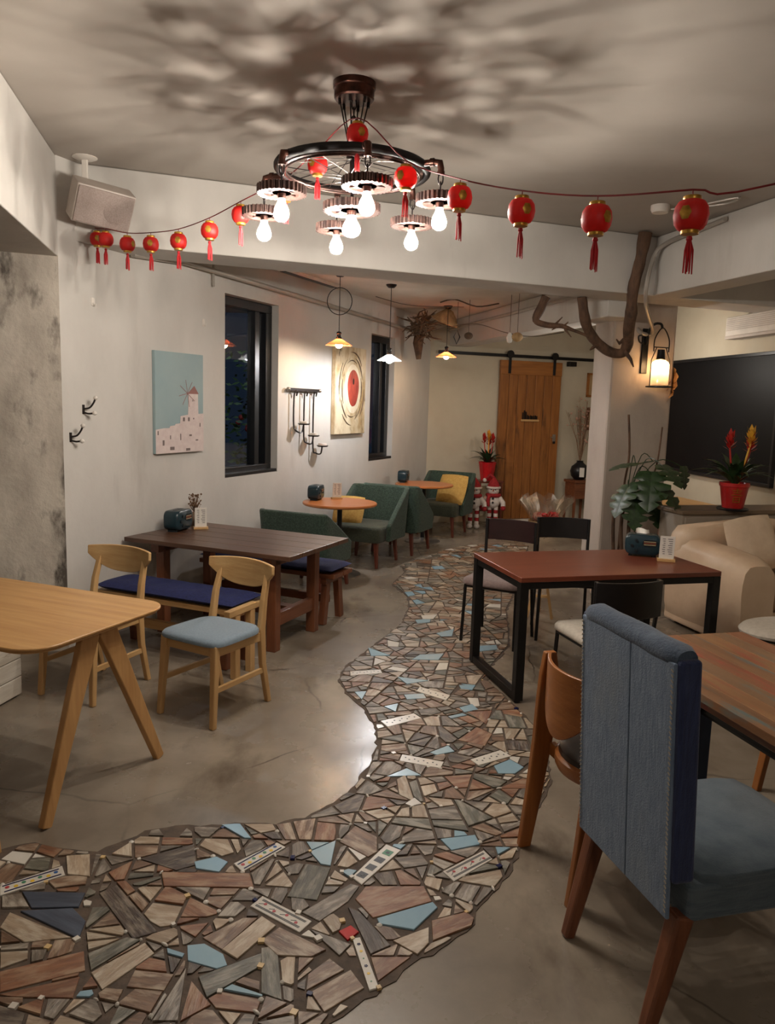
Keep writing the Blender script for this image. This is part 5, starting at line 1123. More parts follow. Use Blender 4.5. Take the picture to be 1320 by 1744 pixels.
# ------------------------------------------------------------------ gift basket in cellophane
glass('cellophane', (0.97, 0.93, 0.86, 1), 0.22, 0.34); mat('tissue_pink', s(206, 150, 138), s(180, 40, 44), 0.7, scale=(9, 9, 9), ramp=(0.45, 0.55)); mat('ribbon_red', s(180, 30, 32), None, 0.4)
gb = thing('gift_basket', 'gift basket wrapped in crinkled clear film with a red bow', 'gift basket', (2.12, 10.25, 0))
MB().lathe([(0.0, 0.0), (0.17, 0.0), (0.22, 0.20), (0.21, 0.20), (0.16, 0.02)], 24, lobes=24, amp=0.04).build('basket', 'straw', gb)
b = MB()
for i in range(14): b.ball((rng.uniform(-0.15, 0.15), rng.uniform(-0.13, 0.13), 0.20 + rng.uniform(-0.02, 0.08)), rng.uniform(0.04, 0.07), 8, 6)
b.build('contents', 'tissue_pink', gb)
b = MB()
for i in range(9):
    a = i * 0.7 + 0.2; d = Vector((math.cos(a), math.sin(a), 0)); sd_ = Vector((-math.sin(a), math.cos(a), 0))
    def fn(p, q, d=d, sd_=sd_, i=i):
        w_ = 0.05 + 0.16 * q; wob = 0.03 * noise.noise(Vector((p * 3 + i, q * 4, i)))
        return tuple(d * (0.16 + 0.16 * q * q + wob) + sd_ * ((p - 0.5) * 2 * w_) + Vector((0, 0, 0.16 + 0.34 * q + 0.05 * math.sin(p * 9 + i))))
    b.grid(fn, 7, 6)
b.build('clear_film', 'cellophane', gb, 20)
b = MB()
for a in range(6): b.tube(catmull([(0, -0.2, 0.26), (0.09 * math.cos(a * 1.05), -0.22 - 0.03 * math.sin(a), 0.26 + 0.07 * math.sin(a * 1.05)), (0.12 * math.cos(a * 1.05 + 0.4), -0.22, 0.26 + 0.08 * math.sin(a * 1.05 + 0.4)), (0, -0.2, 0.26)], 4), 0.014, 6, flat=0.3)
b.build('bow', 'ribbon_red', gb)
# ------------------------------------------------------------------ brown table with black metal frame and its chairs
mat('brown_laminate', s(120, 62, 42), s(104, 52, 36), 0.32, scale=(2, 20, 20), spec=0.5)
BT = thing('steel_frame_table', 'reddish brown table on a black square steel frame', 'table', (1.31, 4.79, 0), 75 - 90)
TL, TWd = 0.665, 0.37
MB().prism(rrect(2 * TL, 2 * TWd, 0.012, 3), 0.715, 0.745).build('table_top', 'brown_laminate', BT, 30, bevel=0.003)
for sx in (-1, 1):
    x = sx * (TL - 0.03)
    for sy in (-1, 1):
        lg = MB().box(x - 0.026, x + 0.026, sy * (TWd - 0.028) - 0.026, sy * (TWd - 0.028) + 0.026, 0.012, 0.715).build('leg', 'black_metal', BT, 0, bevel=0.003); MB().lathe([(0.0, 0.0), (0.018, 0.0), (0.018, 0.012), (0.0, 0.012)], 12, (x, sy * (TWd - 0.025), 0)).build('foot', 'black_frame', lg)
    MB().box(x - 0.024, x + 0.024, -TWd + 0.054, TWd - 0.054, 0.013, 0.058).build('floor_bar', 'black_metal', BT, 0, bevel=0.003); MB().box(x - 0.02, x + 0.02, -TWd + 0.045, TWd - 0.045, 0.675, 0.714).build('end_rail', 'black_metal', BT, 0)
for sy in (-1, 1): MB().box(-TL + 0.05, TL - 0.05, sy * (TWd - 0.025) - 0.02, sy * (TWd - 0.025) + 0.02, 0.675, 0.714).build('side_rail', 'black_metal', BT, 0, bevel=0.003)
mat('mauve_fabric', s(138, 118, 112), s(122, 102, 98), 0.85, scale=(50, 50, 50), bump=0.15, sheen=0.2); mat('dark_panel', s(52, 32, 32), s(40, 26, 26), 0.3, scale=(3, 20, 20)); mat('black_panel', s(26, 22, 22), s(20, 18, 18), 0.35); mat('bone_fabric', s(196, 186, 172), s(180, 170, 156), 0.8, scale=(40, 40, 40), bump=0.1)
def metal_chair(label, loc, az, seatm, backm, zb=0.86, ph=0.16):
    c = thing('metal_chair', label, 'chair', loc, az, 'black metal chairs at the brown table')
    for sx in (-1, 1):
        MB().tube([(sx * 0.19, 0.18, 0.425), (sx * 0.20, 0.20, 0.0)], 0.012, 8).build('leg', 'black_metal', c); MB().tube([(sx * 0.19, -0.20, zb), (sx * 0.19, -0.20, 0.62), (sx * 0.19, -0.17, 0.43), (sx * 0.20, -0.22, 0.0)], 0.012, 8).build('leg', 'black_metal', c)
        MB().tube([(sx * 0.19, 0.18, 0.418), (sx * 0.19, -0.17, 0.418)], 0.011, 8).build('seat_frame', 'black_metal', c)
    for y in (0.18, -0.17): MB().tube([(-0.19, y, 0.418), (0.19, y, 0.418)], 0.011, 8).build('seat_frame', 'black_metal', c)
    st = MB(); sq = rrect(0.43, 0.42, 0.06, 6, 0, 0.01); n = len(sq); vs = []; lv = ((0.95, 0.428), (1.0, 0.438), (1.0, 0.458), (0.95, 0.475), (0.8, 0.482), (0.4, 0.484), (0.02, 0.484))
    for k, z in lv: vs += [(x * k, 0.01 + (y - 0.01) * k, z) for x, y in sq]
    st.add(vs, [tuple(range(n))[::-1]] + [(i * n + j, i * n + (j + 1) % n, (i + 1) * n + (j + 1) % n, (i + 1) * n + j) for i in range(6) for j in range(n)] + [tuple(6 * n + j for j in range(n))]); st.build('seat', seatm, c, 50)
    MB().slab(lambda a, b: ((a * 2 - 1) * 0.20, -0.215 - 0.045 * (1 - (a * 2 - 1) ** 2), zb - ph + ph * b + 0.0), 0.014, 15, 4).build('backrest', backm, c, 60, bevel=0.003); return c
ma = metal_chair('metal chair with mauve seat left of the brown table, on the mosaic', (0.83, 5.50, 0), 208, 'mauve_fabric', 'dark_panel')
metal_chair('metal chair with dark back behind the middle of the brown table', (1.34, 5.68, 0), 186, 'mauve_fabric', 'black_panel')
metal_chair('black backed chair with bone white seat on the near side of the brown table', (1.24, 4.22, 0), -16, 'bone_fabric', 'black_panel', 0.80, 0.20)
radio('teal radio tissue box on the brown steel frame table', Vector((1.70, 5.05, 0.745)), 196, 0.94)
tis = MB().grid(lambda a, b: (1.70 + (a - 0.5) * 0.09, 5.05 + 0.015 * math.sin(a * 7) + 0.02 * b, 0.888 + 0.034 * b + 0.006 * math.sin(a * 5)), 9, 5).build('paper_tissue', 'card_white', None, 60)
tag(tis, 'white tissue pulled from the radio box on the brown table', 'tissue')
card('white menu card on a wooden stand at the brown table right end', Vector((1.80, 4.88, 0.745)), 195)
es = thing('folding_stand', 'small pale wooden A-frame stand behind the brown table', 'stand', (1.27, 6.16, 0), 10)
for sx in (-1, 1): MB().bar((sx * 0.015, 0.0, 0.44), (sx * 0.10, -0.05, 0.0), 0.022, 0.022).build('leg', 'pale_z', es, 0)
MB().bar((0.0, 0.02, 0.44), (0.0, 0.16, 0.0), 0.022, 0.022).build('rear_leg', 'pale_z', es, 0); MB().bar((-0.065, -0.03, 0.18), (0.065, -0.03, 0.18), 0.02, 0.02).build('crossbar', 'pale_x', es, 0)
# ------------------------------------------------------------------ right: monstera by the pillar
mo = thing('monstera_plant', 'monstera with split glossy leaves in a planter before the pillar', 'plant', (2.10, 6.85, 0))
MB().box(-0.19, 0.19, -0.19, 0.19, 0.0, 0.40).build('planter', 'pillar_concrete', mo, 0, bevel=0.01); MB().box(-0.165, 0.165, -0.165, 0.165, 0.395, 0.412).build('soil', 'dry_root', mo, 0)
for k, (a, c, d) in enumerate((((-0.05, 0.0, 0.40), (-0.08, -0.02, 0.75), (-0.03, 0.0, 1.0)), ((0.03, 0.02, 0.40), (0.0, 0.0, 0.75), (0.06, 0.0, 1.05)), ((0.08, -0.02, 0.40), (0.06, -0.03, 0.7), (0.10, -0.02, 0.95)))): MB().tube(catmull([a, c, d], 5), 0.017, 8).build('stem', 'bark', mo)
MB().tube(catmull([(0.02, 0.1, 0.41), (0.03, 0.1, 1.0), (0.05, 0.08, 1.3), (0.02, 0.08, 1.66)], 5), 0.010, 6).build('support_stake', 'bark', mo); MB().tube(catmull([(0.10, 0.08, 0.41), (0.24, 0.06, 1.0), (0.30, 0.06, 1.25), (0.32, 0.06, 1.56)], 5), 0.007, 6).build('support_stake', 'bark', mo)
def mleaf(k):
    out = [(0.0, 0.0)]; n = 15; half = []
    for i in range(n + 1):
        t = i / n; w_ = 0.5 * math.sin(math.pi * (0.12 + 0.88 * t) ** 0.8) ** 0.8; x = t - 0.10 * math.sin(math.pi * t) * 0
        half.append((x if i else -0.08, w_ * (1.0 if i % 4 != 3 else 0.42)))
    b = MB(); vs = []; fs = []
    for sg in (1, -1):
        o_ = len(vs)
        for i, (x, w_) in enumerate(half):
            bend = -0.16 * x * x
            vs += [(x * k, 0, bend * k), (x * k, sg * w_ * 0.5 * k, (bend + 0.07 * w_) * k), ((x + 0.02 - 0.05 * w_) * k, sg * w_ * k, (bend - 0.10 * w_ * w_) * k)]
        for i in range(len(half) - 1):
            for j in range(2):
                f = (o_ + i * 3 + j, o_ + (i + 1) * 3 + j, o_ + (i + 1) * 3 + j + 1, o_ + i * 3 + j + 1); fs.append(f if sg > 0 else f[::-1])
    K = len(vs); b.add(vs + [(x, y, z - 0.002) for x, y, z in vs], fs + [tuple(K + q for q in f[::-1]) for f in fs]); return b
ml = mleaf(1.0).mesh('leaf', 'leaf_green', 60)
for (px, py, d, sz, yaw, pit, rol) in ((1062, 797, 6.7, 0.27, 200, 5, 5), (1052, 838, 6.6, 0.30, 215, 50, 10), (1108, 818, 6.5, 0.34, 250, 55, 0), (1086, 862, 6.5, 0.27, 262, 60, -10), (1148, 804, 6.6, 0.27, 300, 30, 0), (1150, 838, 6.55, 0.29, 325, 40, 10), (1180, 806, 6.7, 0.19, 310, 75, 0), (1128, 868, 6.7, 0.22, 290, 65, 0), (1092, 792, 6.9, 0.22, 150, 10, 0)):
    p = atd(px, py, d) - Vector((2.10, 6.85, 0)); back = Vector((math.cos(R(yaw)), math.sin(R(yaw)), 0)) * sz * 0.45
    M_ = Matrix.Translation(p - back + Vector((0, 0, 0.04))) @ Matrix.Rotation(R(yaw), 4, 'Z') @ Matrix.Rotation(R(pit), 4, 'Y') @ Matrix.Rotation(R(rol), 4, 'X') @ Matrix.Scale(sz, 4)
    child(ml, 'leaf', mo, M_); q = M_ @ Vector((0, 0, 0))
    MB().tube(catmull([(0.03, 0, 0.90), ((0.03 + q.x) / 2, q.y / 2, max(q.z, 0.95) + 0.05), q], 5), 0.0042, 5).build('petiole', 'leaf_dark', mo)
# ------------------------------------------------------------------ sofa corner
mat('beige_leather', s(206, 180, 152), s(190, 162, 134), 0.5, scale=(3, 3, 3), bump=0.12, bscale=(5, 5, 5)); mat('beige_fabric', s(212, 190, 164), s(198, 174, 148), 0.7, scale=(8, 8, 8), bump=0.1)
sf = thing('beige_sofa', 'large beige leather sofa with a puffy rolled arm', 'sofa', (3.10, 5.92, 0), 165)
# local +y = front, +x = viewer's left end
def puff(w_, d_, h_, p=4, nz=10, na=32, seed=0, am=0.02):
    b = MB(); vs = []
    for i in range(nz + 1):
        t = -1 + 2 * i / nz; k = max(0.0, 1 - abs(t) ** p) ** (1 / p)
        for j in range(na):
            a = 2 * math.pi * j / na; c_, s_ = math.cos(a), math.sin(a); q = (abs(c_) ** p + abs(s_) ** p) ** (-1 / p)
            kk = max(k, 0.02); v = Vector((c_ * q * w_ / 2 * kk, s_ * q * d_ / 2 * kk, t * h_ / 2)); v += v.normalized() * am * noise.noise(v * 4 + Vector((seed, 0, 0))); vs.append(v)
    b.add(vs, [tuple(range(na))[::-1]] + [(i * na + j, i * na + (j + 1) % na, (i + 1) * na + (j + 1) % na, (i + 1) * na + j) for i in range(nz) for j in range(na)] + [tuple(nz * na + j for j in range(na))]); return b
MB().box(-0.72, 0.72, -0.45, 0.42, 0.03, 0.28).build('base', 'beige_leather', sf, 0, bevel=0.02)
puff(1.5, 0.30, 0.62, 5, seed=1).xf(Matrix.Translation((0, -0.335, 0.55))).build('backrest', 'beige_leather', sf, 80)
for sx in (-1, 1):
    b = MB(); n = 24
    def arm(a, c, sx=sx):
        y = -0.42 + 0.86 * c; t = a * 2 * math.pi; e = 0.86 + 0.14 * math.sin(math.pi * min(1, (1 - c) * 6 + 0.0) / 2) if c > 0.8 else 1.0
        top = 0.70 - 0.05 * (c - 0.2); rx, rz = 0.16 * e, top / 2 * e
        cx, sn = math.cos(t), math.sin(t); q = (abs(cx) ** 3.4 + abs(sn) ** 3.4) ** (-1 / 3.4)
        v = Vector((sx * 0.59 + cx * q * rx * (1 + 0.12 * max(0, sn)), y, 0.02 + top / 2 + sn * q * rz)); return tuple(v + Vector((1, 0, 1)) * 0.012 * noise.noise(v * 6))
    b.grid(arm, n, 14, closed_u=True)
    b.add([arm(i / n, 1.0) for i in range(n)] , [tuple(range(n))[::-1]]); b.add([arm(i / n, 0.0) for i in range(n)], [tuple(range(n))])
    b.build('arm', 'beige_leather', sf, 60, bevel=0.02)
for k in (-1, 1): puff(0.43, 0.66, 0.20, 5, seed=3 + k).xf(Matrix.Translation((k * 0.215, 0.12, 0.37))).build('seat_cushion', 'beige_leather', sf, 80)
for sx in (-1, 1):
    for sy in (-1, 1): MB().box(sx * 0.62 - 0.03, sx * 0.62 + 0.03, sy * 0.36 - 0.03, sy * 0.36 + 0.03, 0.0, 0.035).build('foot', 'black_metal', sf, 0)
Ms = Matrix.Translation((3.10, 5.92, 0)) @ Matrix.Rotation(-R(165), 4, 'Z')
for k, (lx, rz, lab) in enumerate(((0.25, 8, 'beige square cushion at the arm end of the sofa'), (-0.24, -14, 'pale beige cushion leaning at the right edge of the sofa'))):
    o = cushion(0.44, 0.44, 0.15, 11, seed=k).build('cushion', 'beige_fabric', None, 80); o.matrix_world = Ms @ Matrix.Translation((lx, -0.06, 0.70)) @ Matrix.Rotation(R(rz), 4, 'Y') @ Matrix.Rotation(R(-70), 4, 'X'); tag(o, lab, 'cushion', 'loose cushions on the seats')
mat('console_grey', s(150, 138, 124), s(136, 124, 110), 0.6, scale=(2, 2, 2)); wood('console_top', s(122, 104, 84), s(98, 82, 66), 'x', 0.4)
cs = thing('console_cabinet', 'low grey console with a wooden top behind the sofa', 'cabinet', (3.02, 6.72, 0), 165)
MB().box(-0.66, 0.60, -0.17, 0.15, 0.0, 0.845).build('body', 'console_grey', cs, 0, bevel=0.004); MB().box(-0.68, 0.62, -0.19, 0.17, 0.845, 0.88).build('worktop', 'console_top', cs, 0, bevel=0.004)
for k in range(2): d_ = MB().box(-0.64 + 0.62 * k, -0.04 + 0.62 * k, 0.15, 0.165, 0.03, 0.82).build('door', 'console_grey', cs, 0, bevel=0.003); MB().ball((-0.08 + 0.1 * k, 0.175, 0.6), 0.014, 8, 6).build('knob', 'black_metal', d_)
pb2 = thing('potted_bromeliad', 'red flowered bromeliad in a red pot on the console by the black panel', 'potted plant', (2.96, 6.58, 0.88), 190)
MB().lathe([(0.0, 0.0), (0.125, 0.0), (0.13, 0.012), (0.12, 0.02), (0.0, 0.02)], 24).build('saucer', 'black_frame', pb2)
MB().lathe([(0.0, 0.012), (0.085, 0.015), (0.115, 0.20), (0.122, 0.205), (0.122, 0.235), (0.112, 0.235), (0.105, 0.21), (0.0, 0.205)], 28).build('pot', 'pot_red', pb2)
b = MB()                                      # gold auspicious character on the pot: strokes laid on the curved side (+y side is the front)
def stroke(x0, z0, x1, z1, w_=0.010):
    pts = []
    for i in range(6):
        t = i / 5; x = x0 + (x1 - x0) * t; z = z0 + (z1 - z0) * t; r = 0.085 + (z - 0.015) / 0.185 * 0.03 + 0.003; pts.append((r * math.sin(x / r), r * math.cos(x / r), z))
    b.tube(pts, w_ / 2, 5, flat=0.5)
for q in ((-0.04, 0.175, 0.04, 0.175), (0.0, 0.195, 0.0, 0.15), (-0.03, 0.155, 0.03, 0.155), (-0.045, 0.135, 0.045, 0.135), (-0.025, 0.115, 0.025, 0.115), (-0.025, 0.115, -0.025, 0.075), (0.025, 0.115, 0.025, 0.075), (-0.025, 0.095, 0.025, 0.095), (-0.025, 0.075, 0.025, 0.075)): stroke(*q)
b.build('gold_character', 'gold', pb2)
bromeliad(pb2, 0.20, 1.12, 34, [(0.07, 0.02, 0.38, 'bract_red'), (-0.10, 0.0, 0.36, 'bract_red'), (-0.09, 0.03, 0.42, 'bract_yellow')], 'leaf_green')
# wooden table and chair half hidden behind the pillar
wt = thing('side_dining_table', 'pale topped wooden table half hidden behind the pillar', 'table', (3.03, 8.12, 0), -12)
MB().box(-0.36, 0.36, -0.5, 0.5, 0.72, 0.75).build('table_top', 'oak_y', wt, 0, bevel=0.004)
for sx in (-1, 1):
    for sy in (-1, 1): MB().box(sx * 0.31 - 0.03, sx * 0.31 + 0.03, sy * 0.44 - 0.03, sy * 0.44 + 0.03, 0.0, 0.72).build('leg', 'red_z', wt, 0)
wc = thing('slat_back_chair', 'red-brown slatted chair back right of the monstera', 'chair', (2.72, 7.30, 0), 0)
for sx in (-1, 1): MB().bar((sx * 0.17, -0.17, 0.0), (sx * 0.17, -0.20, 0.82), 0.035, 0.035).build('leg', 'red_z', wc, 0); MB().bar((sx * 0.17, 0.17, 0.0), (sx * 0.17, 0.17, 0.43), 0.035, 0.035).build('leg', 'red_z', wc, 0)
MB().box(-0.20, 0.20, -0.20, 0.20, 0.43, 0.455).build('seat', 'red_x', wc, 0, bevel=0.004)
for z in (0.58, 0.68, 0.78): MB().box(-0.155, 0.155, -0.205, -0.185, z - 0.025, z + 0.025).build('slat', 'red_x', wc, 0)
# right wall: black panel, air conditioner, dried flower head
def rframe(ss, dd, z):                        # local x along the wall away from us, y up, z out of the wall
    M_ = Matrix.Identity(4); p = Rt(ss, dd, z)
    for i in range(3): M_[i][0] = RD[i]; M_[i][1] = (0, 0, 1)[i]; M_[i][2] = RN[i]; M_[i][3] = p[i]
    return M_
bp = thing('black_panel', 'large black panel in a thin black frame on the right wall', 'panel'); bp.matrix_world = rframe(1.35, 0.002, 1.65)
hw, hh = 1.33, 0.655
MB().box(-hw + 0.03, hw - 0.03, -hh + 0.03, hh - 0.03, 0.0, 0.02).build('board', 'panel_black', bp, 0)
b = MB()
for a in ((-hw, hw, -hh, -hh + 0.035), (-hw, hw, hh - 0.035, hh), (-hw, -hw + 0.035, -hh + 0.035, hh - 0.035), (hw - 0.035, hw, -hh + 0.035, hh - 0.035)): b.box(a[0], a[1], a[2], a[3], 0.0, 0.045)
b.build('frame', 'black_frame', bp, 0, bevel=0.004)
ac = thing('air_conditioner', 'white wall air conditioner above the black panel', 'air conditioner'); ac.matrix_world = rframe(0.32, 0.002, 2.56)
MB().box(-0.45, 0.45, -0.11, 0.11, 0.0, 0.20).build('casing', 'white_plastic', ac, 0, bevel=0.02, seg=3); MB().box(-0.42, 0.42, -0.115, -0.085, 0.10, 0.215).build('outlet_flap', 'grey_plastic', ac, 0, bevel=0.004)
for k in range(7): MB().box(-0.42, 0.42, -0.03 + 0.018 * k, -0.022 + 0.018 * k, 0.2005, 0.206).build('vent_slat', 'grey_plastic', ac, 0)
fh = thing('dried_flower', 'large dried straw flower head fixed to the right side of the pillar', 'dried flower', PL + B_ * 0.76 + dirv(-16) * 0.12 + Vector((0, 0, 1.93)))
mat('dried_petal', s(190, 150, 104), s(160, 120, 80), 0.85, scale=(20, 20, 20))
pm_ = MB().grid(lambda a, b: ((0.04 + 0.17 * b), (a - 0.5) * (0.03 + 0.06 * b), 0.05 * b * b + 0.012 * math.cos(a * 6.28)), 5, 5).mesh('petal', 'dried_petal', 60)
for ring, (n, sc, tilt) in enumerate(((13, 1.0, 5), (11, 0.8, 25), (8, 0.6, 45))):
    for k in range(n): child(pm_, 'petal', fh, Matrix.Rotation(R(AB), 4, 'Z').inverted() @ Matrix.Rotation(R(75), 4, 'X') @ Matrix.Rotation(2 * math.pi * k / n + ring * 0.3, 4, 'Z') @ Matrix.Rotation(-R(tilt), 4, 'Y') @ Matrix.Scale(sc, 4))
MB().ball((0, 0, 0), 0.045, 10, 8).build('flower_centre', 'dry_root', fh)
# white oval stool
so_ = thing('oval_stool', 'white oval topped stool with black legs at the right edge', 'stool', (2.43, 4.42, 0), 75 - 90)
MB().lathe([(0.0, 0.42), (0.30, 0.42), (0.35, 0.435), (0.355, 0.45), (0.34, 0.465), (0.25, 0.475), (0.0, 0.478)], 40).xf(Matrix.Diagonal((1.0, 0.66, 1, 1))).build('seat', 'bone_fabric', so_, 50)
for sx in (-1, 1):
    for sy in (-1, 1): MB().tube([(sx * 0.20, sy * 0.12, 0.42), (sx * 0.26, sy * 0.17, 0.0)], 0.012, 8).build('leg', 'black_metal', so_)
MB().tube([(0.22 * math.cos(t), 0.14 * math.sin(t), 0.40) for t in [2 * math.pi * i / 24 for i in range(24)]], 0.012, 8, True).build('frame_ring', 'black_metal', so_)
# ------------------------------------------------------------------ right foreground: patchwork table, denim chair, bent-wood chair
PWC = [('patch_brown', s(146, 104, 70), s(112, 76, 50), s(96, 108, 104)), ('patch_red', s(148, 98, 66), s(118, 72, 48), s(158, 64, 48)), ('patch_teal', s(142, 106, 74), s(114, 84, 60), s(92, 114, 112)), ('patch_gold', s(156, 114, 74), s(126, 86, 56), s(146, 70, 50))]
for n, a, c, d in PWC: mat(n, a, c, 0.32, scale=(30, 2.0, 20), ramp=(0.3, 0.7), detail=8, bump=0.12, rnd=0.04, c3=d, ramp3=(0.54, 0.66), scale3=(20, 2.6, 8), coat=0.15)
mat('blue_paint', s(56, 74, 104), s(40, 54, 80), 0.5, scale=(6, 6, 2))
rt = thing('patchwork_table', 'worn patchwork plank table with red and blue paint at the right', 'table', (1.45, 2.44, 0), -14)
PWW, PLn = 0.33, 0.80
for k in range(8):
    x0 = -PWW + k * 2 * PWW / 8; MB().box(x0 + 0.0005, x0 + 2 * PWW / 8 - 0.0005, -PLn, PLn, 0.720, 0.75).build('plank', PWC[(k * 3) % 4][0], rt, 0, bevel=0.002)
for sx in (-1, 1): MB().box(sx * (PWW - 0.10) - 0.015, sx * (PWW - 0.10) + 0.015, -0.66, 0.66, 0.65, 0.719).build('side_apron', 'patch_red', rt, 0, bevel=0.003)
for y in (-0.60, 0.62):
    MB().box(-0.045, 0.045, y - 0.045, y + 0.045, 0.03, 0.719).build('post', 'blue_paint', rt, 0, bevel=0.005); MB().box(-0.26, 0.26, y - 0.05, y + 0.05, 0.0, 0.05).build('foot', 'blue_paint', rt, 0, bevel=0.006)
MB().tube([(0, -0.6, 0.5), (0, 0.62, 0.5)], 0.018, 8).build('brace', 'black_metal', rt)
wood('bent_x', s(168, 106, 54), s(140, 82, 38), 'x', 0.32); wood('bent_z', s(168, 106, 54), s(138, 82, 38), 'z', 0.32); mat('dark_leather', s(40, 30, 28), s(30, 22, 22), 0.3)
def bent_chair(label, loc, az):
    c = thing('bentwood_chair', label, 'chair', loc, az, 'bent plywood chairs at the patchwork table')
    for sx in (-1, 1):
        b = MB(); P = [(-0.292, 0.0, 0.05), (-0.262, 0.22, 0.064), (-0.238, 0.44, 0.078), (-0.228, 0.60, 0.085), (-0.226, 0.70, 0.075), (-0.228, 0.785, 0.045)]; vs = []
        for y, z, w_ in P: vs += [(sx * 0.19 - 0.014, y - w_ / 2, z), (sx * 0.19 + 0.014, y - w_ / 2, z), (sx * 0.19 + 0.014, y + w_ / 2, z), (sx * 0.19 - 0.014, y + w_ / 2, z)]
        b.add(vs, [(3, 2, 1, 0), (20, 21, 22, 23)] + [(i * 4 + j, i * 4 + (j + 1) % 4, i * 4 + 4 + (j + 1) % 4, i * 4 + 4 + j) for i in range(5) for j in range(4)]); b.build('leg', 'bent_z', c, 0, bevel=0.005)
        MB().bar((sx * 0.17, 0.16, 0.42), (sx * 0.19, 0.21, 0.0), 0.045, 0.03, 0.035, 0.028).build('leg', 'bent_z', c, 0, bevel=0.004)
    def bk2(a, q):
        x = a * 2 - 1; top = 0.785; low = 0.60 + 0.0 - 0.07 * math.cos(x * math.pi / 2) + 0.07 * x * x; z = low + (top - low) * q
        return (x * 0.18, -0.232 - 0.06 * (1 - x * x), z)
    MB().slab(bk2, 0.014, 21, 5).build('backrest', 'bent_x', c, 60, bevel=0.003)
    MB().lathe([(0.16, 0.385), (0.205, 0.385), (0.212, 0.40), (0.212, 0.43), (0.20, 0.44), (0.16, 0.44)], 36, (0, -0.045, 0)).build('seat_ring', 'bent_x', c, 40); MB().lathe([(0.0, 0.42), (0.19, 0.425), (0.20, 0.44), (0.195, 0.458), (0.16, 0.47), (0.0, 0.475)], 36, (0, -0.045, 0)).build('seat_pad', 'dark_leather', c, 50)
    MB().bar((-0.18, -0.20, 0.40), (0.18, -0.20, 0.40), 0.025, 0.05, side=(0, 1, 0)).build('rear_rail', 'bent_x', c, 0, bevel=0.003); return c
bc = bent_chair('bent plywood chair with round dark seat left of the denim chair', (0.905, 2.71, 0), 74)
dup(bc, (1.98, 3.20, 0), 254, 'wooden chair leg beyond the patchwork table at the right edge')
mat('denim_faded', s(124, 142, 164), s(88, 106, 132), 0.9, scale=(160, 160, 14), ramp=(0.3, 0.7), detail=3, bump=0.25, bscale=(220, 220, 220), c3=s(124, 134, 142), ramp3=(0.56, 0.82), scale3=(4, 4, 2.2), sheen=0.2)
mat('denim_dark', s(44, 56, 96), s(32, 42, 76), 0.9, scale=(160, 160, 14), bump=0.25, bscale=(200, 200, 200), c3=s(56, 68, 106), ramp3=(0.62, 0.8), scale3=(6, 6, 2), sheen=0.2)
mat('denim_teal', s(92, 104, 112), s(74, 88, 98), 0.9, scale=(14, 14, 120), bump=0.25, bscale=(200, 200, 200), c3=s(94, 100, 100), ramp3=(0.58, 0.8), scale3=(4, 4, 4), sheen=0.2)
mat('denim_mid', s(62, 78, 98), s(48, 62, 82), 0.9, scale=(120, 120, 120), bump=0.25, c3=s(90, 104, 120), ramp3=(0.6, 0.8), scale3=(6, 6, 6), sheen=0.2)
mat('thread', s(168, 160, 146), None, 0.8)
wood('walnut_z', s(134, 82, 54), s(96, 54, 36), 'z', 0.4)
dc = thing('denim_chair', 'high backed chair upholstered in patched blue denim', 'chair', (0.972, 2.165, 0), 75)
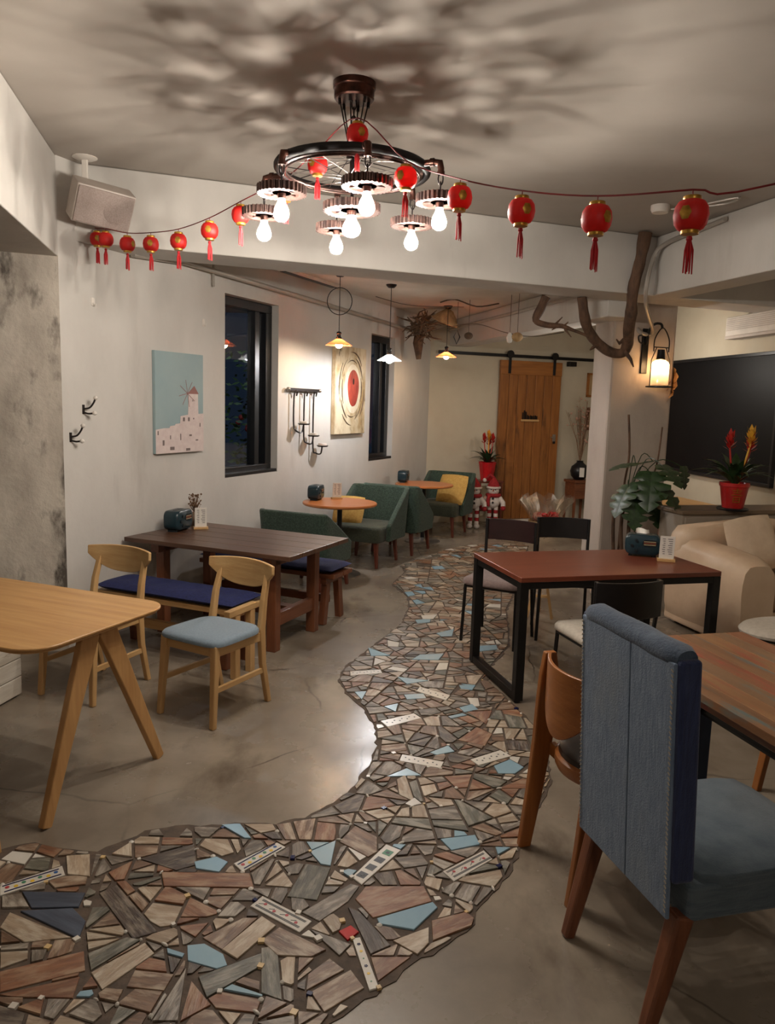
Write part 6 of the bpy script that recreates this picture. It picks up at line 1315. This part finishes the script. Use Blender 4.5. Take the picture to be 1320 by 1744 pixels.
# local front +y; back panel at y about -0.24
BWd = 0.234; tilt = 0.055
def by(z): return -0.235 - tilt * (z - 0.42)
def slabz(b, x0, x1, y0, y1, z0, z1): # leaning slab following the back
    vs = [(x, by(z) + y, z) for z in (z0, z1) for y in (y0, y1) for x in (x0, x1)]
    return b.add(vs, [(0, 2, 3, 1), (4, 5, 7, 6), (0, 1, 5, 4), (2, 6, 7, 3), (0, 4, 6, 2), (1, 3, 7, 5)])
slabz(MB(), -BWd + 0.012, BWd - 0.012, -0.03, 0.022, 0.48, 1.06).build('back_core', 'denim_mid', dc, 0, bevel=0.01)
for x0, x1 in ((-BWd, 0.035), (0.035, BWd)): slabz(MB(), x0 + 0.001, x1 - 0.001, -0.042, -0.030, 0.37, 1.075).build('back_panel', 'denim_faded', dc, 0, bevel=0.004)
for sx in (-1, 1): slabz(MB(), sx * BWd - 0.014, sx * BWd + 0.014, -0.034, 0.032, 0.475, 1.085).build('side_panel', 'denim_dark', dc, 0, bevel=0.012, seg=3)
b = MB(); 
def roll(a, c):
    x = (c * 2 - 1) * (BWd - 0.004); t = a * 2 * math.pi; e = 1 if abs(c - 0.5) < 0.46 else 0.75
    return (x, by(1.08) - 0.003 + 0.041 * e * math.cos(t), 1.08 + 0.036 * e * math.sin(t) + 0.004 * noise.noise(Vector((x * 12, t, 0))))
b.grid(roll, 16, 18, closed_u=True); b.add([roll(i / 16, 0) for i in range(16)], [tuple(range(16))]); b.add([roll(i / 16, 1) for i in range(16)], [tuple(range(16))[::-1]]); b.build('top_roll', 'denim_mid', dc, 70)
for sx in (-1, 1):
    b = MB()
    for i in range(49):
        z = 0.39 + i * 0.0138; b.bar((sx * (BWd - 0.004), by(z) - 0.044, z), (sx * (BWd - 0.012), by(z) - 0.044, z + 0.006), 0.0025, 0.003)
    b.build('stitching', 'thread', dc, 0)
MB().prism(rrect(0.485, 0.53, 0.02, 4, 0, 0.05), 0.355, 0.46).build('seat_box', 'denim_teal', dc, 40, bevel=0.012, seg=3)
puff(0.485, 0.50, 0.05, 9, seed=8, am=0.005).xf(Matrix.Translation((0, 0.06, 0.462))).build('seat_pad', 'denim_teal', dc, 80)
for sx in (-1, 1):
    MB().bar((sx * 0.215, -0.215, 0.372), (sx * 0.215, -0.30, 0.0), 0.055, 0.055, 0.036, 0.036).build('leg', 'walnut_z', dc, 0, bevel=0.008); MB().bar((sx * 0.215, 0.25, 0.372), (sx * 0.22, 0.27, 0.0), 0.05, 0.05, 0.036, 0.036).build('leg', 'walnut_z', dc, 0, bevel=0.008)
